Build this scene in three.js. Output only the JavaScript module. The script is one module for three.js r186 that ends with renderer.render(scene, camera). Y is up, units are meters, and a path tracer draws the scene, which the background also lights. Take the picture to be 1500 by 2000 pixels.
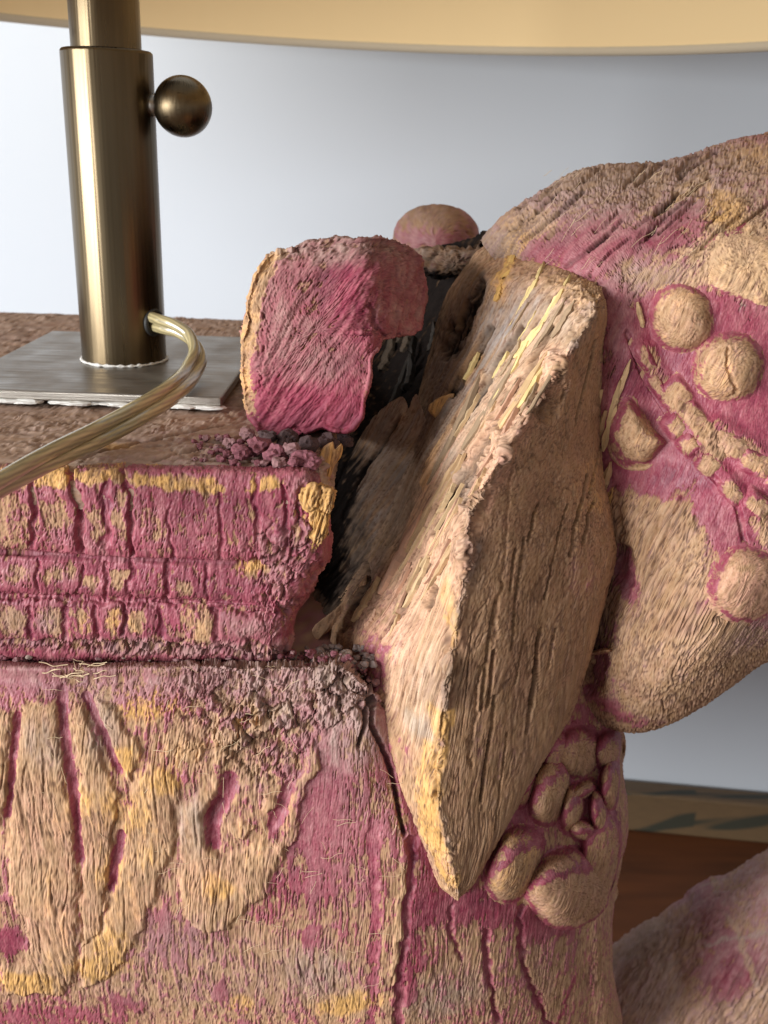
import * as THREE from 'three';
import { mergeGeometries } from 'three/addons/utils/BufferGeometryUtils.js';
import { RoundedBoxGeometry } from 'three/addons/geometries/RoundedBoxGeometry.js';
import { RectAreaLightUniformsLib } from 'three/addons/lights/RectAreaLightUniformsLib.js';

// ---------------------------------------------------------------- camera, light, exposure
const CAM_H = 0.435;                                   // lens height above the table top
const scene = new THREE.Scene();
const camera = new THREE.PerspectiveCamera(55, 0.75, 0.01, 20);
camera.rotation.order = 'YXZ';
camera.position.set(0, CAM_H, 0);
camera.rotation.set(-20 * Math.PI / 180, 0, 1.9 * Math.PI / 180);
camera.focus = 0.243; camera.userData.fStop = 24;
camera.updateMatrixWorld(true); camera.updateProjectionMatrix();
const renderer = new THREE.WebGLRenderer({ antialias: true });
renderer.setSize(768, 1024);
renderer.toneMapping = THREE.LinearToneMapping;
renderer.toneMappingExposure = 0.92;
renderer.shadowMap.enabled = true;
scene.background = new THREE.Color(0.47, 0.47, 0.48);   // the dim room all round
RectAreaLightUniformsLib.init();
function windowLight(x, y, z, w, h, tx, ty, tz, col, I) {
  const l = new THREE.RectAreaLight(col, I, w, h);
  l.position.set(x, y, z); l.lookAt(tx, ty, tz); scene.add(l); return l;
}
windowLight(-2.15, 0.66, 1.15, 1.6, 1.3, -0.02, 0.33, -0.28, new THREE.Color(0.95, 0.98, 1.0), 25);

// ---------------------------------------------------------------- noise
function rng(seed) { let s = seed >>> 0; return () => { s = (s + 0x6D2B79F5) >>> 0; let t = Math.imul(s ^ (s >>> 15), 1 | s); t = (t + Math.imul(t ^ (t >>> 7), 61 | t)) ^ t; return ((t ^ (t >>> 14)) >>> 0) / 4294967296; }; }
const PERM = new Uint8Array(512), GX = new Float32Array(256), GY = new Float32Array(256), GZ = new Float32Array(256);
{ const r = rng(11), a = [...Array(256).keys()]; for (let i = 255; i > 0; i--) { const j = (r() * (i + 1)) | 0; [a[i], a[j]] = [a[j], a[i]]; } for (let i = 0; i < 512; i++) PERM[i] = a[i & 255];
  for (let i = 0; i < 256; i++) { const z = r() * 2 - 1, t = r() * 6.2832, q = Math.sqrt(1 - z * z); GX[i] = q * Math.cos(t) * 1.5; GY[i] = q * Math.sin(t) * 1.5; GZ[i] = z * 1.5; } }
function noise(x, y, z) {
  const X = Math.floor(x), Y = Math.floor(y), Z = Math.floor(z); x -= X; y -= Y; z -= Z;
  const u = x * x * x * (x * (x * 6 - 15) + 10), v = y * y * y * (y * (y * 6 - 15) + 10), w = z * z * z * (z * (z * 6 - 15) + 10);
  const xi = X & 255, yi = Y & 255, zi = Z & 255;
  const A = PERM[xi] + yi, B = PERM[xi + 1] + yi, AA = PERM[A & 255] + zi, AB = PERM[(A + 1) & 255] + zi, BA = PERM[B & 255] + zi, BB = PERM[(B + 1) & 255] + zi;
  const d = (h, a, b, c) => { h = PERM[h & 255]; return GX[h] * a + GY[h] * b + GZ[h] * c; };
  const l = (t, a, b) => a + t * (b - a);
  return l(w, l(v, l(u, d(AA, x, y, z), d(BA, x - 1, y, z)), l(u, d(AB, x, y - 1, z), d(BB, x - 1, y - 1, z))),
    l(v, l(u, d(AA + 1, x, y, z - 1), d(BA + 1, x - 1, y, z - 1)), l(u, d(AB + 1, x, y - 1, z - 1), d(BB + 1, x - 1, y - 1, z - 1))));
}
const fbm = (x, y, z, o = 3) => { let s = 0, a = 1, n = 0; for (let i = 0; i < o; i++) { s += a * noise(x, y, z); n += a; a *= 0.55; x = x * 2.03 + 7.1; y = y * 2.03 + 3.3; z = z * 2.03 + 5.7; } return s / n; };
const VOR = [0, 0, 0];
function voronoi(x, y, z) {
  const X = Math.floor(x), Y = Math.floor(y), Z = Math.floor(z); let f1 = 9, f2 = 9, id = 0;
  for (let k = -1; k <= 1; k++) for (let j = -1; j <= 1; j++) for (let i = -1; i <= 1; i++) {
    const h = PERM[(PERM[(PERM[(X + i) & 255] + Y + j) & 255] + Z + k) & 255], dx = X + i + 0.5 + GX[h] * 0.3 - x, dy = Y + j + 0.5 + GY[h] * 0.3 - y, dz = Z + k + 0.5 + GZ[h] * 0.3 - z, d = dx * dx + dy * dy + dz * dz;
    if (d < f1) { f2 = f1; f1 = d; id = h; } else if (d < f2) f2 = d;
  }
  VOR[0] = Math.sqrt(f1); VOR[1] = Math.sqrt(f2); VOR[2] = id / 255; return VOR;
}
const sstep = (a, b, x) => { let t = (x - a) / (b - a); t = t < 0 ? 0 : t > 1 ? 1 : t; return t * t * (3 - 2 * t); };
const clamp01 = (x) => x < 0 ? 0 : x > 1 ? 1 : x;

// ---------------------------------------------------------------- places: photograph pixel + distance in front of the lens (mm) -> point in mm
const F = 1000 / Math.tan(27.5 * Math.PI / 180), M4 = camera.matrixWorld.elements;
function P(px, py, d) {
  const a = (px - 750) / F, b = (1000 - py) / F;
  const dx = M4[0] * a + M4[4] * b - M4[8], dy = M4[1] * a + M4[5] * b - M4[9], dz = M4[2] * a + M4[6] * b - M4[10];
  const t = d / -dz; return [dx * t, CAM_H * 1000 + dy * t, dz * t];
}
function pix(x, y, z) {
  y -= CAM_H * 1000;
  const a = M4[0] * x + M4[1] * y + M4[2] * z, b = M4[4] * x + M4[5] * y + M4[6] * z, c = -(M4[8] * x + M4[9] * y + M4[10] * z);
  return [750 + F * a / c, 1000 - F * b / c, c];
}

// ---------------------------------------------------------------- naming
const taken = new Map();
function numbered(name) { const n = taken.get(name) || 0; taken.set(name, n + 1); return n ? name + '_' + String(n).padStart(3, '0') : name; }
function tag(o, label, category, group) { o.userData.label = label; o.userData.category = category; if (group) o.userData.group = group; return o; }
function thing(name, label, category, pos) { const g = new THREE.Group(); g.name = numbered(name); g.position.set(...pos); scene.add(g); return tag(g, label, category); }
function part(name, geo, mat, parent, label) {
  const m = new THREE.Mesh(geo, mat); m.name = name; m.castShadow = m.receiveShadow = true;
  parent.add(m); if (label) m.userData.label = label; return m;
}
function struct(name, geo, mat, label) { const m = part(name, geo, mat, scene); m.userData.kind = 'structure'; if (label) m.userData.label = label; return m; }

// ---------------------------------------------------------------- sculpted sheets
const cr = (a, b, c, d, t) => 0.5 * (2 * b + (c - a) * t + (2 * a - 5 * b + 4 * c - d) * t * t + (3 * b - a - 3 * c + d) * t * t * t);
// grid of control points [px, py, d] (or {w:[x,y,z]}); returns an evaluated base surface with nu x nv points
class Sheet {
  constructor(ctrl, spacing, closedU = false) {
    const [su, sv] = Array.isArray(spacing) ? spacing : [spacing, spacing];
    this.C = ctrl.map((r) => r.map((c) => c.w ? c.w : P(c[0], c[1], c[2])));
    this.closed = closedU;
    const R = this.C.length, C = this.C[0].length, dist = (a, b) => Math.hypot(a[0] - b[0], a[1] - b[1], a[2] - b[2]);
    const nc = closedU ? C : C - 1;
    // fine where the photograph can look, coarse where a sheet turns away or leaves the frame
    const Q = this.C.map((r) => r.map((p) => pix(p[0], p[1], p[2]))), inside = (q) => q[0] > -40 && q[0] < 1540 && q[1] > -40 && q[1] < 2040;
    const seen = (a, b) => inside(a) || inside(b) ? Math.hypot(a[0] - b[0], a[1] - b[1]) / 8 : 0;
    const lu = [], lv = [], share = (list) => { const m = list.reduce((t, e) => t + e[0], 0) / list.length, v = list.map((e) => e[1]).sort((a, b) => b - a), k = v[Math.floor(v.length * 0.15)]; return Math.max(0.2, 0.12 * m, Math.min(k, Math.max(m, v[0] * 0.8))); };
    for (let j = 0; j < nc; j++) lu.push(share(this.C.map((r, i) => [dist(r[j], r[(j + 1) % C]), seen(Q[i][j], Q[i][(j + 1) % C])])));
    for (let i = 0; i < R - 1; i++) lv.push(share(this.C[i].map((p, j) => [dist(p, this.C[i + 1][j]), seen(Q[i][j], Q[i + 1][j])])));
    this.Lu = lu.reduce((a, b) => a + b); this.Lv = lv.reduce((a, b) => a + b);
    this.nu = Math.max(8, Math.round(this.Lu / su)) + 1; this.nv = Math.max(8, Math.round(this.Lv / sv)) + 1;
    this.lu = lu; this.lv = lv;
    const { pos, nor } = this.evaluate(this.nu, this.nv); this.pos = pos; this.nor = nor;
  }
  evaluate(nu, nv) {
    const C = this.C, R = C.length, K = C[0].length, closed = this.closed, pos = new Float32Array(nu * nv * 3);
    const locate = (ls, L, t) => { let s = t * L, i = 0; while (i < ls.length - 1 && s > ls[i]) { s -= ls[i]; i++; } return [i, Math.min(1, s / ls[i])]; };
    const cl = (i, n) => i < 0 ? 0 : i >= n ? n - 1 : i, col = (j) => closed ? ((j % K) + K) % K : cl(j, K);
    const us = []; for (let a = 0; a < nu; a++) us.push(locate(this.lu, this.Lu, a / (nu - 1)));
    const cur = new Float32Array(K * 3);
    for (let b = 0; b < nv; b++) {
      const [i, t] = locate(this.lv, this.Lv, b / (nv - 1));
      const r0 = C[cl(i - 1, R)], r1 = C[i], r2 = C[cl(i + 1, R)], r3 = C[cl(i + 2, R)];
      for (let j = 0; j < K; j++) for (let c = 0; c < 3; c++) cur[j * 3 + c] = cr(r0[j][c], r1[j][c], r2[j][c], r3[j][c], t);
      for (let a = 0; a < nu; a++) {
        const [j, s] = us[a], o = (b * nu + a) * 3, j0 = col(j - 1) * 3, j1 = col(j) * 3, j2 = col(j + 1) * 3, j3 = col(j + 2) * 3;
        for (let c = 0; c < 3; c++) pos[o + c] = cr(cur[j0 + c], cur[j1 + c], cur[j2 + c], cur[j3 + c], s);
      }
    }
    const nor = new Float32Array(nu * nv * 3);
    for (let b = 0; b < nv; b++) for (let a = 0; a < nu; a++) {
      const al = closed ? (a === 0 ? nu - 2 : a - 1) : Math.max(0, a - 1), ar = closed ? (a === nu - 1 ? 1 : a + 1) : Math.min(nu - 1, a + 1), bu = Math.max(0, b - 1), bd = Math.min(nv - 1, b + 1);
      const o1 = (b * nu + al) * 3, o2 = (b * nu + ar) * 3, o3 = (bu * nu + a) * 3, o4 = (bd * nu + a) * 3, o = (b * nu + a) * 3;
      const ux = pos[o2] - pos[o1], uy = pos[o2 + 1] - pos[o1 + 1], uz = pos[o2 + 2] - pos[o1 + 2], vx = pos[o4] - pos[o3], vy = pos[o4 + 1] - pos[o3 + 1], vz = pos[o4 + 2] - pos[o3 + 2];
      let nx = vy * uz - vz * uy, ny = vz * ux - vx * uz, nz = vx * uy - vy * ux; const l = Math.hypot(nx, ny, nz) || 1;
      nor[o] = nx / l; nor[o + 1] = ny / l; nor[o + 2] = nz / l;
    }
    return { pos, nor };
  }
  // the point of the sheet seen at a pixel (nearest in the picture, facing the lens)
  hit(px, py) {
    if (!this.probe) {
      const n = 181, { pos, nor } = this.evaluate(n, n), q = [];
      for (let i = 0; i < n * n; i++) {
        const x = pos[i * 3], y = pos[i * 3 + 1], z = pos[i * 3 + 2], s = pix(x, y, z);
        const f = nor[i * 3] * -x + nor[i * 3 + 1] * (CAM_H * 1000 - y) + nor[i * 3 + 2] * -z;
        q.push([s[0], s[1], f > 0 ? 0 : 1e5, x, y, z, s[2], nor[i * 3], nor[i * 3 + 1], nor[i * 3 + 2]]);
      }
      this.probe = q;
    }
    let best = null, bd = 1e18;
    for (const q of this.probe) { const dx = q[0] - px, dy = q[1] - py, e = dx * dx + dy * dy + q[2]; if (e < bd) { bd = e; best = q; } }
    const k = best[6] / F; // mm per pixel
    const e = P(px, py, 100), ex = e[0], ey = e[1] - CAM_H * 1000, ez = e[2], dn = ex * best[7] + ey * best[8] + ez * best[9], far = Math.hypot(best[0] - px, best[1] - py) > 40;
    let t = (best[3] * best[7] + (best[4] - CAM_H * 1000) * best[8] + best[5] * best[9]) / (Math.abs(dn) < 12 ? 1e-9 : dn); const t0 = -best[5] / 100; if (!(Math.abs(t - t0) < 0.03)) t = t0;
    const p = [ex * t, CAM_H * 1000 + ey * t, ez * t];
    return { x: far ? best[3] + (px - best[0]) * k : p[0], y: far ? best[4] - (py - best[1]) * k : p[1], z: far ? best[5] : p[2], k, n: [best[7], best[8], best[9]] };
  }
}

// marks on a sheet: everything is turned from pixels into millimetres on the carving's side (x, y) once
function prepare(sheet, marks, flat) {
  return marks.map((m) => {
    const o = { ...m }, hs = m.p.map(([x, y]) => sheet.hit(x, y)), k = hs[0].k;
    o.xy = hs.map((h) => [h.x, flat ? -h.z : h.y]); o.wm = (m.w || 0) * k; o.em = (m.e || 6) * k; if (m.r) { o.rx = m.r[0] * k; o.ry = m.r[1] * k; o.ca = Math.cos((m.rot || 0) * Math.PI / 180); o.sa = Math.sin((m.rot || 0) * Math.PI / 180); }
    const pad = (o.t === 'b' ? Math.max(o.rx, o.ry) * 1.7 : o.wm * 2 + o.em) + 0.5;
    o.x0 = Math.min(...o.xy.map((q) => q[0])) - pad; o.x1 = Math.max(...o.xy.map((q) => q[0])) + pad; o.y0 = Math.min(...o.xy.map((q) => q[1])) - pad; o.y1 = Math.max(...o.xy.map((q) => q[1])) + pad;
    return o;
  });
}
function segDist(x, y, a, b) { const vx = b[0] - a[0], vy = b[1] - a[1], l = vx * vx + vy * vy || 1e-9; let t = ((x - a[0]) * vx + (y - a[1]) * vy) / l; t = t < 0 ? 0 : t > 1 ? 1 : t; const dx = x - a[0] - vx * t, dy = y - a[1] - vy * t; return dx * dx + dy * dy; }
function markWeight(o, x, y) {
  if (x < o.x0 || x > o.x1 || y < o.y0 || y > o.y1) return 0;
  if (o.t === 'b') { const dx = x - o.xy[0][0], dy = y - o.xy[0][1], a = (dx * o.ca + dy * o.sa) / o.rx, b = (-dx * o.sa + dy * o.ca) / o.ry, q = a * a + b * b; return q > 2.8 ? 0 : 1 - sstep(0.35, 1.65, Math.sqrt(q)); }
  let d = 1e9; const n = o.xy.length;
  if (o.t === 'l') { for (let i = 0; i < n - 1; i++) { const e = segDist(x, y, o.xy[i], o.xy[i + 1]); if (e < d) d = e; } d = Math.sqrt(d); return 1 - sstep(o.wm * 0.45, o.wm * 1.5 + 0.02, d); }
  let inside = false; for (let i = 0, j = n - 1; i < n; j = i++) { const A = o.xy[i], B = o.xy[j]; const e = segDist(x, y, A, B); if (e < d) d = e; if ((A[1] > y) !== (B[1] > y) && x < (B[0] - A[0]) * (y - A[1]) / (B[1] - A[1]) + A[0]) inside = !inside; }
  d = Math.sqrt(d) * (inside ? 1 : -1);
  return sstep(-o.em * 0.5, o.em, d) * (o.bulge ? 0.75 + 0.25 * sstep(0, o.em * 5, d) : 1);
}
const mix3 = (c, d, t) => { c[0] += (d[0] - c[0]) * t; c[1] += (d[1] - c[1]) * t; c[2] += (d[2] - c[2]) * t; };

// the look of weathered, once painted wood. Fields: paint, dust, dark, yellow, pink, grey, brown, lumps, h
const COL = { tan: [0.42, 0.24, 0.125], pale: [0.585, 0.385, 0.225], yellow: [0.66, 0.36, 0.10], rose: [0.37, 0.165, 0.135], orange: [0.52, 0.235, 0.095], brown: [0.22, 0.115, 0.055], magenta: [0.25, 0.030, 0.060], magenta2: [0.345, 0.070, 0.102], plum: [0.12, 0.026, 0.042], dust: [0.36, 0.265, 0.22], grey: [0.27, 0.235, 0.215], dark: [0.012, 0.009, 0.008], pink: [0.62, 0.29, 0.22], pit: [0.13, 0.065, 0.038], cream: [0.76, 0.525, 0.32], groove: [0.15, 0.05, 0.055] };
function sculpt(sheet, opt) {
  const { nu, nv, pos, nor } = sheet, N = nu * nv, out = new Float32Array(N * 3), colr = new Float32Array(N * 3), uvs = new Float32Array(N * 2);
  const flat = !!opt.flat, marks = prepare(sheet, opt.marks || [], flat), base = { paint: -1, dust: 0.1, dark: 0, yellow: 0, pink: 0, grey: 0, brown: 0, pale: 0, lumps: 0, streak: 0.5, rough: 1, terr: 0, ...opt.base }, sd = opt.seed || 0, gl = opt.grainLen || 7, gw = opt.grainWid || 0.8;
  const [gx, gy] = opt.dir || [0, 1], c = [0, 0, 0], keys = ['paint', 'dust', 'dark', 'yellow', 'pink', 'grey', 'brown', 'pale', 'lumps', 'streak', 'rough', 'terr'];
  const fields = {}; const gc = opt.gc ?? 1, bend = opt.bend ?? 1.2;
  for (let i = 0; i < N; i++) {
    const x = pos[i * 3], y = pos[i * 3 + 1], z = pos[i * 3 + 2], nx = nor[i * 3], ny = nor[i * 3 + 1], nz = nor[i * 3 + 2];
    for (const k of keys) fields[k] = base[k];
    let h = 0;
    // wander of edges
    const w1 = noise(x * 0.24 + sd, y * 0.24, z * 0.24), w2 = noise(x * 0.24, y * 0.24 + 31 + sd, z * 0.24), w3 = noise(x * 1.1 + 9, y * 0.7, z * 1.1 + sd), w4 = noise(x * 1.1, y * 0.7 + 17, z * 1.1 + sd);
    const my = flat ? -z : y, wx = x + w1 * 1.3 + w3 * 0.5, wy = my + w2 * 1.6 + w4 * 0.7;
    for (const m of marks) {
      const w = markWeight(m, m.crisp ? x + w3 * 0.22 : wx, m.crisp ? my + w4 * 0.22 : wy); if (w <= 0) continue;
      if (m.h) h += m.h * w;
      for (const k of keys) if (m[k] !== undefined) fields[k] = m.set ? fields[k] + (m[k] - fields[k]) * w : fields[k] + m[k] * w;
    }
    // grain frame
    const dxg = gx, dyg = gy;
    const swirl = bend * (1.3 * noise(x * 0.07 + 4, my * 0.05, z * 0.07 + sd) + 0.08 * noise(x * 0.3, my * 0.16 + 6, z * 0.3 + sd));
    const along = opt.lean ? my * 1.1 : x * dxg + my * dyg, across = (opt.lean ? (x - opt.lean(my)) * 0.74 : x * dyg - my * dxg) + swirl, q = (flat ? y : z) * 0.9;
    const g1 = noise(across / gw, along / gl, q / gw + sd), g2 = noise(across / (gw * 0.34) + 40, along / (gl * 0.25), q / (gw * 0.34)), g3 = noise(across / (gw * 2.6), along / (gl * 2.4) + 12, q / (gw * 2.6) + sd), ln = (1 - sstep(0.03, 0.24, Math.abs(g1))) * sstep(-0.5, 0.25, g3 + 0.6 * noise(across * 0.2, along * 0.12 + 3, sd + 9));
    const mg = 0.55 * g3 + 0.6 * noise(across / (gw * 1.5) + 23, along / (gl * 1.1) + 2, q / (gw * 1.5) + sd) + 0.25 * w3;
    const lowN = fbm(x * 0.085 + sd, y * 0.085, z * 0.085, 3), midN = fbm(x * 0.42, y * 0.33 + sd, z * 0.42, 3), fine = noise(x * 2.6, y * 2.2, z * 2.6 + sd), fine2 = noise(x * 5.1 + 3, y * 4.4, z * 5.1);
    // crumbling, bark like lumps
    let lumpCrack = 0;
    if (fields.lumps > 0.02) {
      const jx = x + 0.9 * w3 + 1.4 * w1, jy = y + 0.9 * w4 + 1.4 * w2, V = voronoi(jx * 0.19, jy * 0.15 + sd, z * 0.19), e1 = V[1] - V[0], hgt = V[2], V2 = voronoi(jx * 0.52, jy * 0.42, z * 0.52 + sd), e2 = V2[1] - V2[0], hg2 = V2[2], on = sstep(-0.35, 0.3, lowN + 0.4 * midN + fields.lumps - 0.6);
      lumpCrack = Math.max(0.75 * (1 - sstep(0.01, 0.06, e1)), 0.4 * (1 - sstep(0.01, 0.07, e2)) * sstep(-0.1, 0.3, midN)) * Math.min(1, fields.lumps) * on;
      h += fields.lumps * on * (1.5 * (hgt - 0.5) * sstep(0, 0.2, e1) + 0.7 * (hg2 - 0.5) * sstep(0, 0.2, e2) - 0.9 * (1 - sstep(0.0, 0.12, e1)) - 0.35 * (1 - sstep(0, 0.14, e2)) + 0.6 * midN + 0.15 * fine); fields.paint += fields.lumps * on * 1.1 * (hg2 - 0.5); fields.dust += fields.lumps * on * 0.35 * (hgt - 0.3);
    }
    // long splits in bare wood
    const split = sstep(0.80, 0.97, 1 - Math.abs(noise(across / (gw * 5.5) + 71, along / (gl * 4.5), q / (gw * 5.5) + sd)) * 3.2) * sstep(0.05, 0.4, noise(across * 0.1, along * 0.05 + 5, sd + 2.5) + 0.12) * (opt.splits ?? 0.6);
    // torn, splintered layers
    let torn = 0;
    if (fields.terr > 0.02) { const t = 2.6 * noise(across / 2.6 + 5, along / 26, q / 3 + sd) + 1.1 * noise(across / 0.9, along / 14 + 8, q + sd), fl = Math.floor(t), fr = t - fl; torn = (1 - sstep(0, 0.16, fr)) * fields.terr; h += fields.terr * (0.55 * (fl + sstep(0, 0.18, fr)) + 0.15 * fr); }
    // paint left in the low places
    let pv = fields.paint + 0.95 * lowN + 1.15 * midN + fields.streak * (0.95 * g1 + 0.7 * g2 + 0.5 * g3 - 0.25 * ln) + 0.3 * fine + 0.16 * fine2;
    const mask = sstep(-0.06, 0.06, pv), edge = sstep(-0.45, -0.02, pv) * (1 - mask);
    const bare = 1 - mask;
    const r = fields.rough;
    h += r * (bare * gc * (0.10 * g1 + 0.13 * g2 + 0.07 * g3 - 0.18 * ln + 0.03 * fine + 0.03 * fine2) + mask * (0.10 + 0.06 * g1 + 0.07 * g2 - 0.05 * ln + 0.08 * midN + 0.06 * fine + 0.05 * fine2)) + 0.4 * lowN;
    h -= split * 0.9 * bare + split * 0.25 * mask;
    // colour of bare wood
    c[0] = COL.tan[0]; c[1] = COL.tan[1]; c[2] = COL.tan[2];
    mix3(c, COL.pale, clamp01(0.3 + 0.7 * mg + 0.35 * g1 + 0.85 * g2));
    mix3(c, COL.orange, clamp01(0.08 + 0.75 * lowN + 0.6 * mg) * 0.5); mix3(c, COL.rose, clamp01(0.18 - 0.8 * lowN + 0.5 * midN + 0.4 * mg) * 0.6);
    const yv = fields.yellow + 0.5 * lowN + 0.35 * midN + 0.45 * mg + 0.2 * g1; mix3(c, COL.yellow, sstep(0.12, 0.8, yv) * 0.78);
    mix3(c, COL.pink, clamp01(fields.pink * (0.7 + 1.1 * mg)));
    mix3(c, COL.brown, clamp01(fields.brown * (0.8 + 0.9 * mg + 0.3 * midN + 0.5 * g1 + 0.35 * g2)));
    mix3(c, COL.grey, clamp01(fields.grey * (0.75 + 0.9 * mg + 0.4 * g1)));
    mix3(c, COL.cream, clamp01(Math.max(0, fields.pale) * (0.85 + 0.8 * mg + 0.4 * g2 + 0.3 * g1)));
    const pits = sstep(0.12, 0.62, -g2 - 0.3 * g1 + 0.2 * fine); mix3(c, sstep(-1.7, -0.5, pv) > 0.5 ? COL.groove : COL.pit, clamp01(gc * (ln * (0.55 + 0.5 * midN) + pits * 0.7) + split * 0.8) * (0.45 + 0.5 * Math.min(r, 1)));
    mix3(c, COL.magenta, edge * 0.3);
    // paint
    if (mask > 0) {
      const m = [COL.magenta[0], COL.magenta[1], COL.magenta[2]]; mix3(m, COL.magenta2, clamp01(0.4 + 0.9 * midN + 0.5 * fine)); mix3(m, COL.plum, clamp01(0.18 - 0.9 * lowN - 0.4 * g1));
      mix3(c, m, mask);
    }
    // dust, dirt in cracks, stains, painted shade of the neck hollow
    const dn = fields.dust + 0.035 * mask + 0.3 * clamp01(ny) * fields.dust + (0.45 * midN + 0.3 * g3 + 0.22 * g1 + 0.2 * g2) * (0.4 + fields.dust) + 0.25 * lowN + 0.12 * fine; mix3(c, COL.dust, clamp01(dn) * 0.8);
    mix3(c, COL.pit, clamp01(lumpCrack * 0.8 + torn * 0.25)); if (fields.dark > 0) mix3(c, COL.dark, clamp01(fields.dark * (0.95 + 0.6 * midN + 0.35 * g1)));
    uvs[i * 2] = Math.min(0.99, Math.max(0.02, 0.80 - mask * (0.34 + 0.25 * midN + 0.15 * fine2) * (opt.gloss ?? 0.8) + 0.25 * clamp01(dn) + 0.4 * clamp01(fields.dark))); uvs[i * 2 + 1] = 0.5;
    const v = (1 + 0.12 * fine2 + 0.10 * fine) * (1 + (0.34 * midN + 0.22 * mg + 0.2 * lowN) * (0.4 + 0.6 * bare)); colr[i * 3] = c[0] * v; colr[i * 3 + 1] = c[1] * v; colr[i * 3 + 2] = c[2] * v;
    if (opt.extra) h += opt.extra(x, y, z, i);
    const f = opt.fade ? opt.fade(i % nu / (nu - 1), ((i / nu) | 0) / (nv - 1)) : 1; h *= f;
    out[i * 3] = x + nx * h; out[i * 3 + 1] = y + ny * h; out[i * 3 + 2] = z + nz * h;
  }
  return { pos: out, col: colr, uv: uvs, nu, nv };
}
function toGeometry(s, origin) {
  const { pos, col, uv, nu, nv } = s, g = new THREE.BufferGeometry(), p = new Float32Array(pos.length), idx = new Uint32Array((nu - 1) * (nv - 1) * 6);
  for (let i = 0; i < pos.length; i += 3) { p[i] = pos[i] * 0.001 - origin[0]; p[i + 1] = pos[i + 1] * 0.001 - origin[1]; p[i + 2] = pos[i + 2] * 0.001 - origin[2]; }
  let k = 0; for (let b = 0; b < nv - 1; b++) for (let a = 0; a < nu - 1; a++) { const i = b * nu + a; idx[k++] = i; idx[k++] = i + nu; idx[k++] = i + 1; idx[k++] = i + 1; idx[k++] = i + nu; idx[k++] = i + nu + 1; }
  g.setAttribute('position', new THREE.BufferAttribute(p, 3)); g.setAttribute('color', new THREE.BufferAttribute(col, 3)); g.setAttribute('uv', new THREE.BufferAttribute(uv, 2)); g.setIndex(new THREE.BufferAttribute(idx, 1)); g.computeVertexNormals();
  return g;
}
// a closed lump with an outline (pixels), thickness and a rounded edge: rings from the centre of the front to the centre of the back
function pebble(outline, cx, cy, front, thick, bevel, spacing, shrink = 0.9) {
  const n = outline.length, rings = [], fd = typeof front === 'function' ? front : () => front;
  const prof = [[0.002, 0, 0], [0.3, 0.02, 0], [0.6, 0.1, 0], [0.82, 0.3, 0], [0.94, 0.7, 0], [1, 1.6, 0], [1 - (1 - shrink) * 0.4, 1.8, 0.45], [shrink, 1, 0.92], [shrink * 0.85, 0, 1], [shrink * 0.4, 0, 1], [0.002, 0, 1]];
  for (const [s, b, t] of prof) rings.push(outline.map(([x, y]) => { const X = cx + (x - cx) * s, Y = cy + (y - cy) * s; return [X, Y, fd(X, Y) + b * bevel * (1 - t) + thick * t]; }));
  return new Sheet(rings, spacing, true);
}
const ell = (cx, cy, rx, ry, rot = 0, pw = 2, n = 16) => [...Array(n)].map((_, i) => { const a = -i / n * 2 * Math.PI, c = Math.cos(a), s = Math.sin(a), X = Math.sign(c) * Math.abs(c) ** (2 / pw) * rx, Y = Math.sign(s) * Math.abs(s) ** (2 / pw) * ry, q = rot * Math.PI / 180; return [cx + X * Math.cos(q) - Y * Math.sin(q), cy + X * Math.sin(q) + Y * Math.cos(q)]; });

// ---------------------------------------------------------------- materials
// roughness is carried by u: bare wood and dust dull, paint with a soft sheen, the painted shade of the hollow without any
const sheenTex = (() => { const a = new Uint8Array(128 * 4 * 4); for (let y = 0; y < 4; y++) for (let x = 0; x < 128; x++) { const u = x / 127, o = (y * 128 + x) * 4; a[o] = a[o + 1] = a[o + 2] = Math.round(255 * u); a[o + 3] = Math.round(255 * (0.1 + 0.9 * (1 - sstep(0.6, 0.97, u)))); } const t = new THREE.DataTexture(a, 128, 4); t.magFilter = THREE.LinearFilter; t.needsUpdate = true; return t; })();
const wood = new THREE.MeshPhysicalMaterial({ name: 'weathered_painted_wood', vertexColors: true, roughness: 1, roughnessMap: sheenTex, specularIntensity: 0.85, specularIntensityMap: sheenTex });
const crumbly = new THREE.MeshStandardMaterial({ name: 'crumbling_paint', vertexColors: true, roughness: 0.9 });
function canvasTex(w, h, draw, srgb = true) { const c = document.createElement('canvas'); c.width = w; c.height = h; draw(c.getContext('2d'), w, h); const t = new THREE.CanvasTexture(c); t.wrapS = t.wrapT = THREE.RepeatWrapping; if (srgb) t.colorSpace = THREE.SRGBColorSpace; return t; }
function dataTex(w, h, fn, srgb = false) { const a = new Uint8Array(w * h * 4); for (let y = 0; y < h; y++) for (let x = 0; x < w; x++) { const c = fn(x / w, y / h), o = (y * w + x) * 4; for (let k = 0; k < 3; k++) a[o + k] = Math.max(0, Math.min(255, c[k] * 255)); a[o + 3] = 255; } const t = new THREE.DataTexture(a, w, h); t.magFilter = THREE.LinearFilter; t.wrapS = t.wrapT = THREE.RepeatWrapping; if (srgb) t.colorSpace = THREE.SRGBColorSpace; t.needsUpdate = true; return t; }

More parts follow.
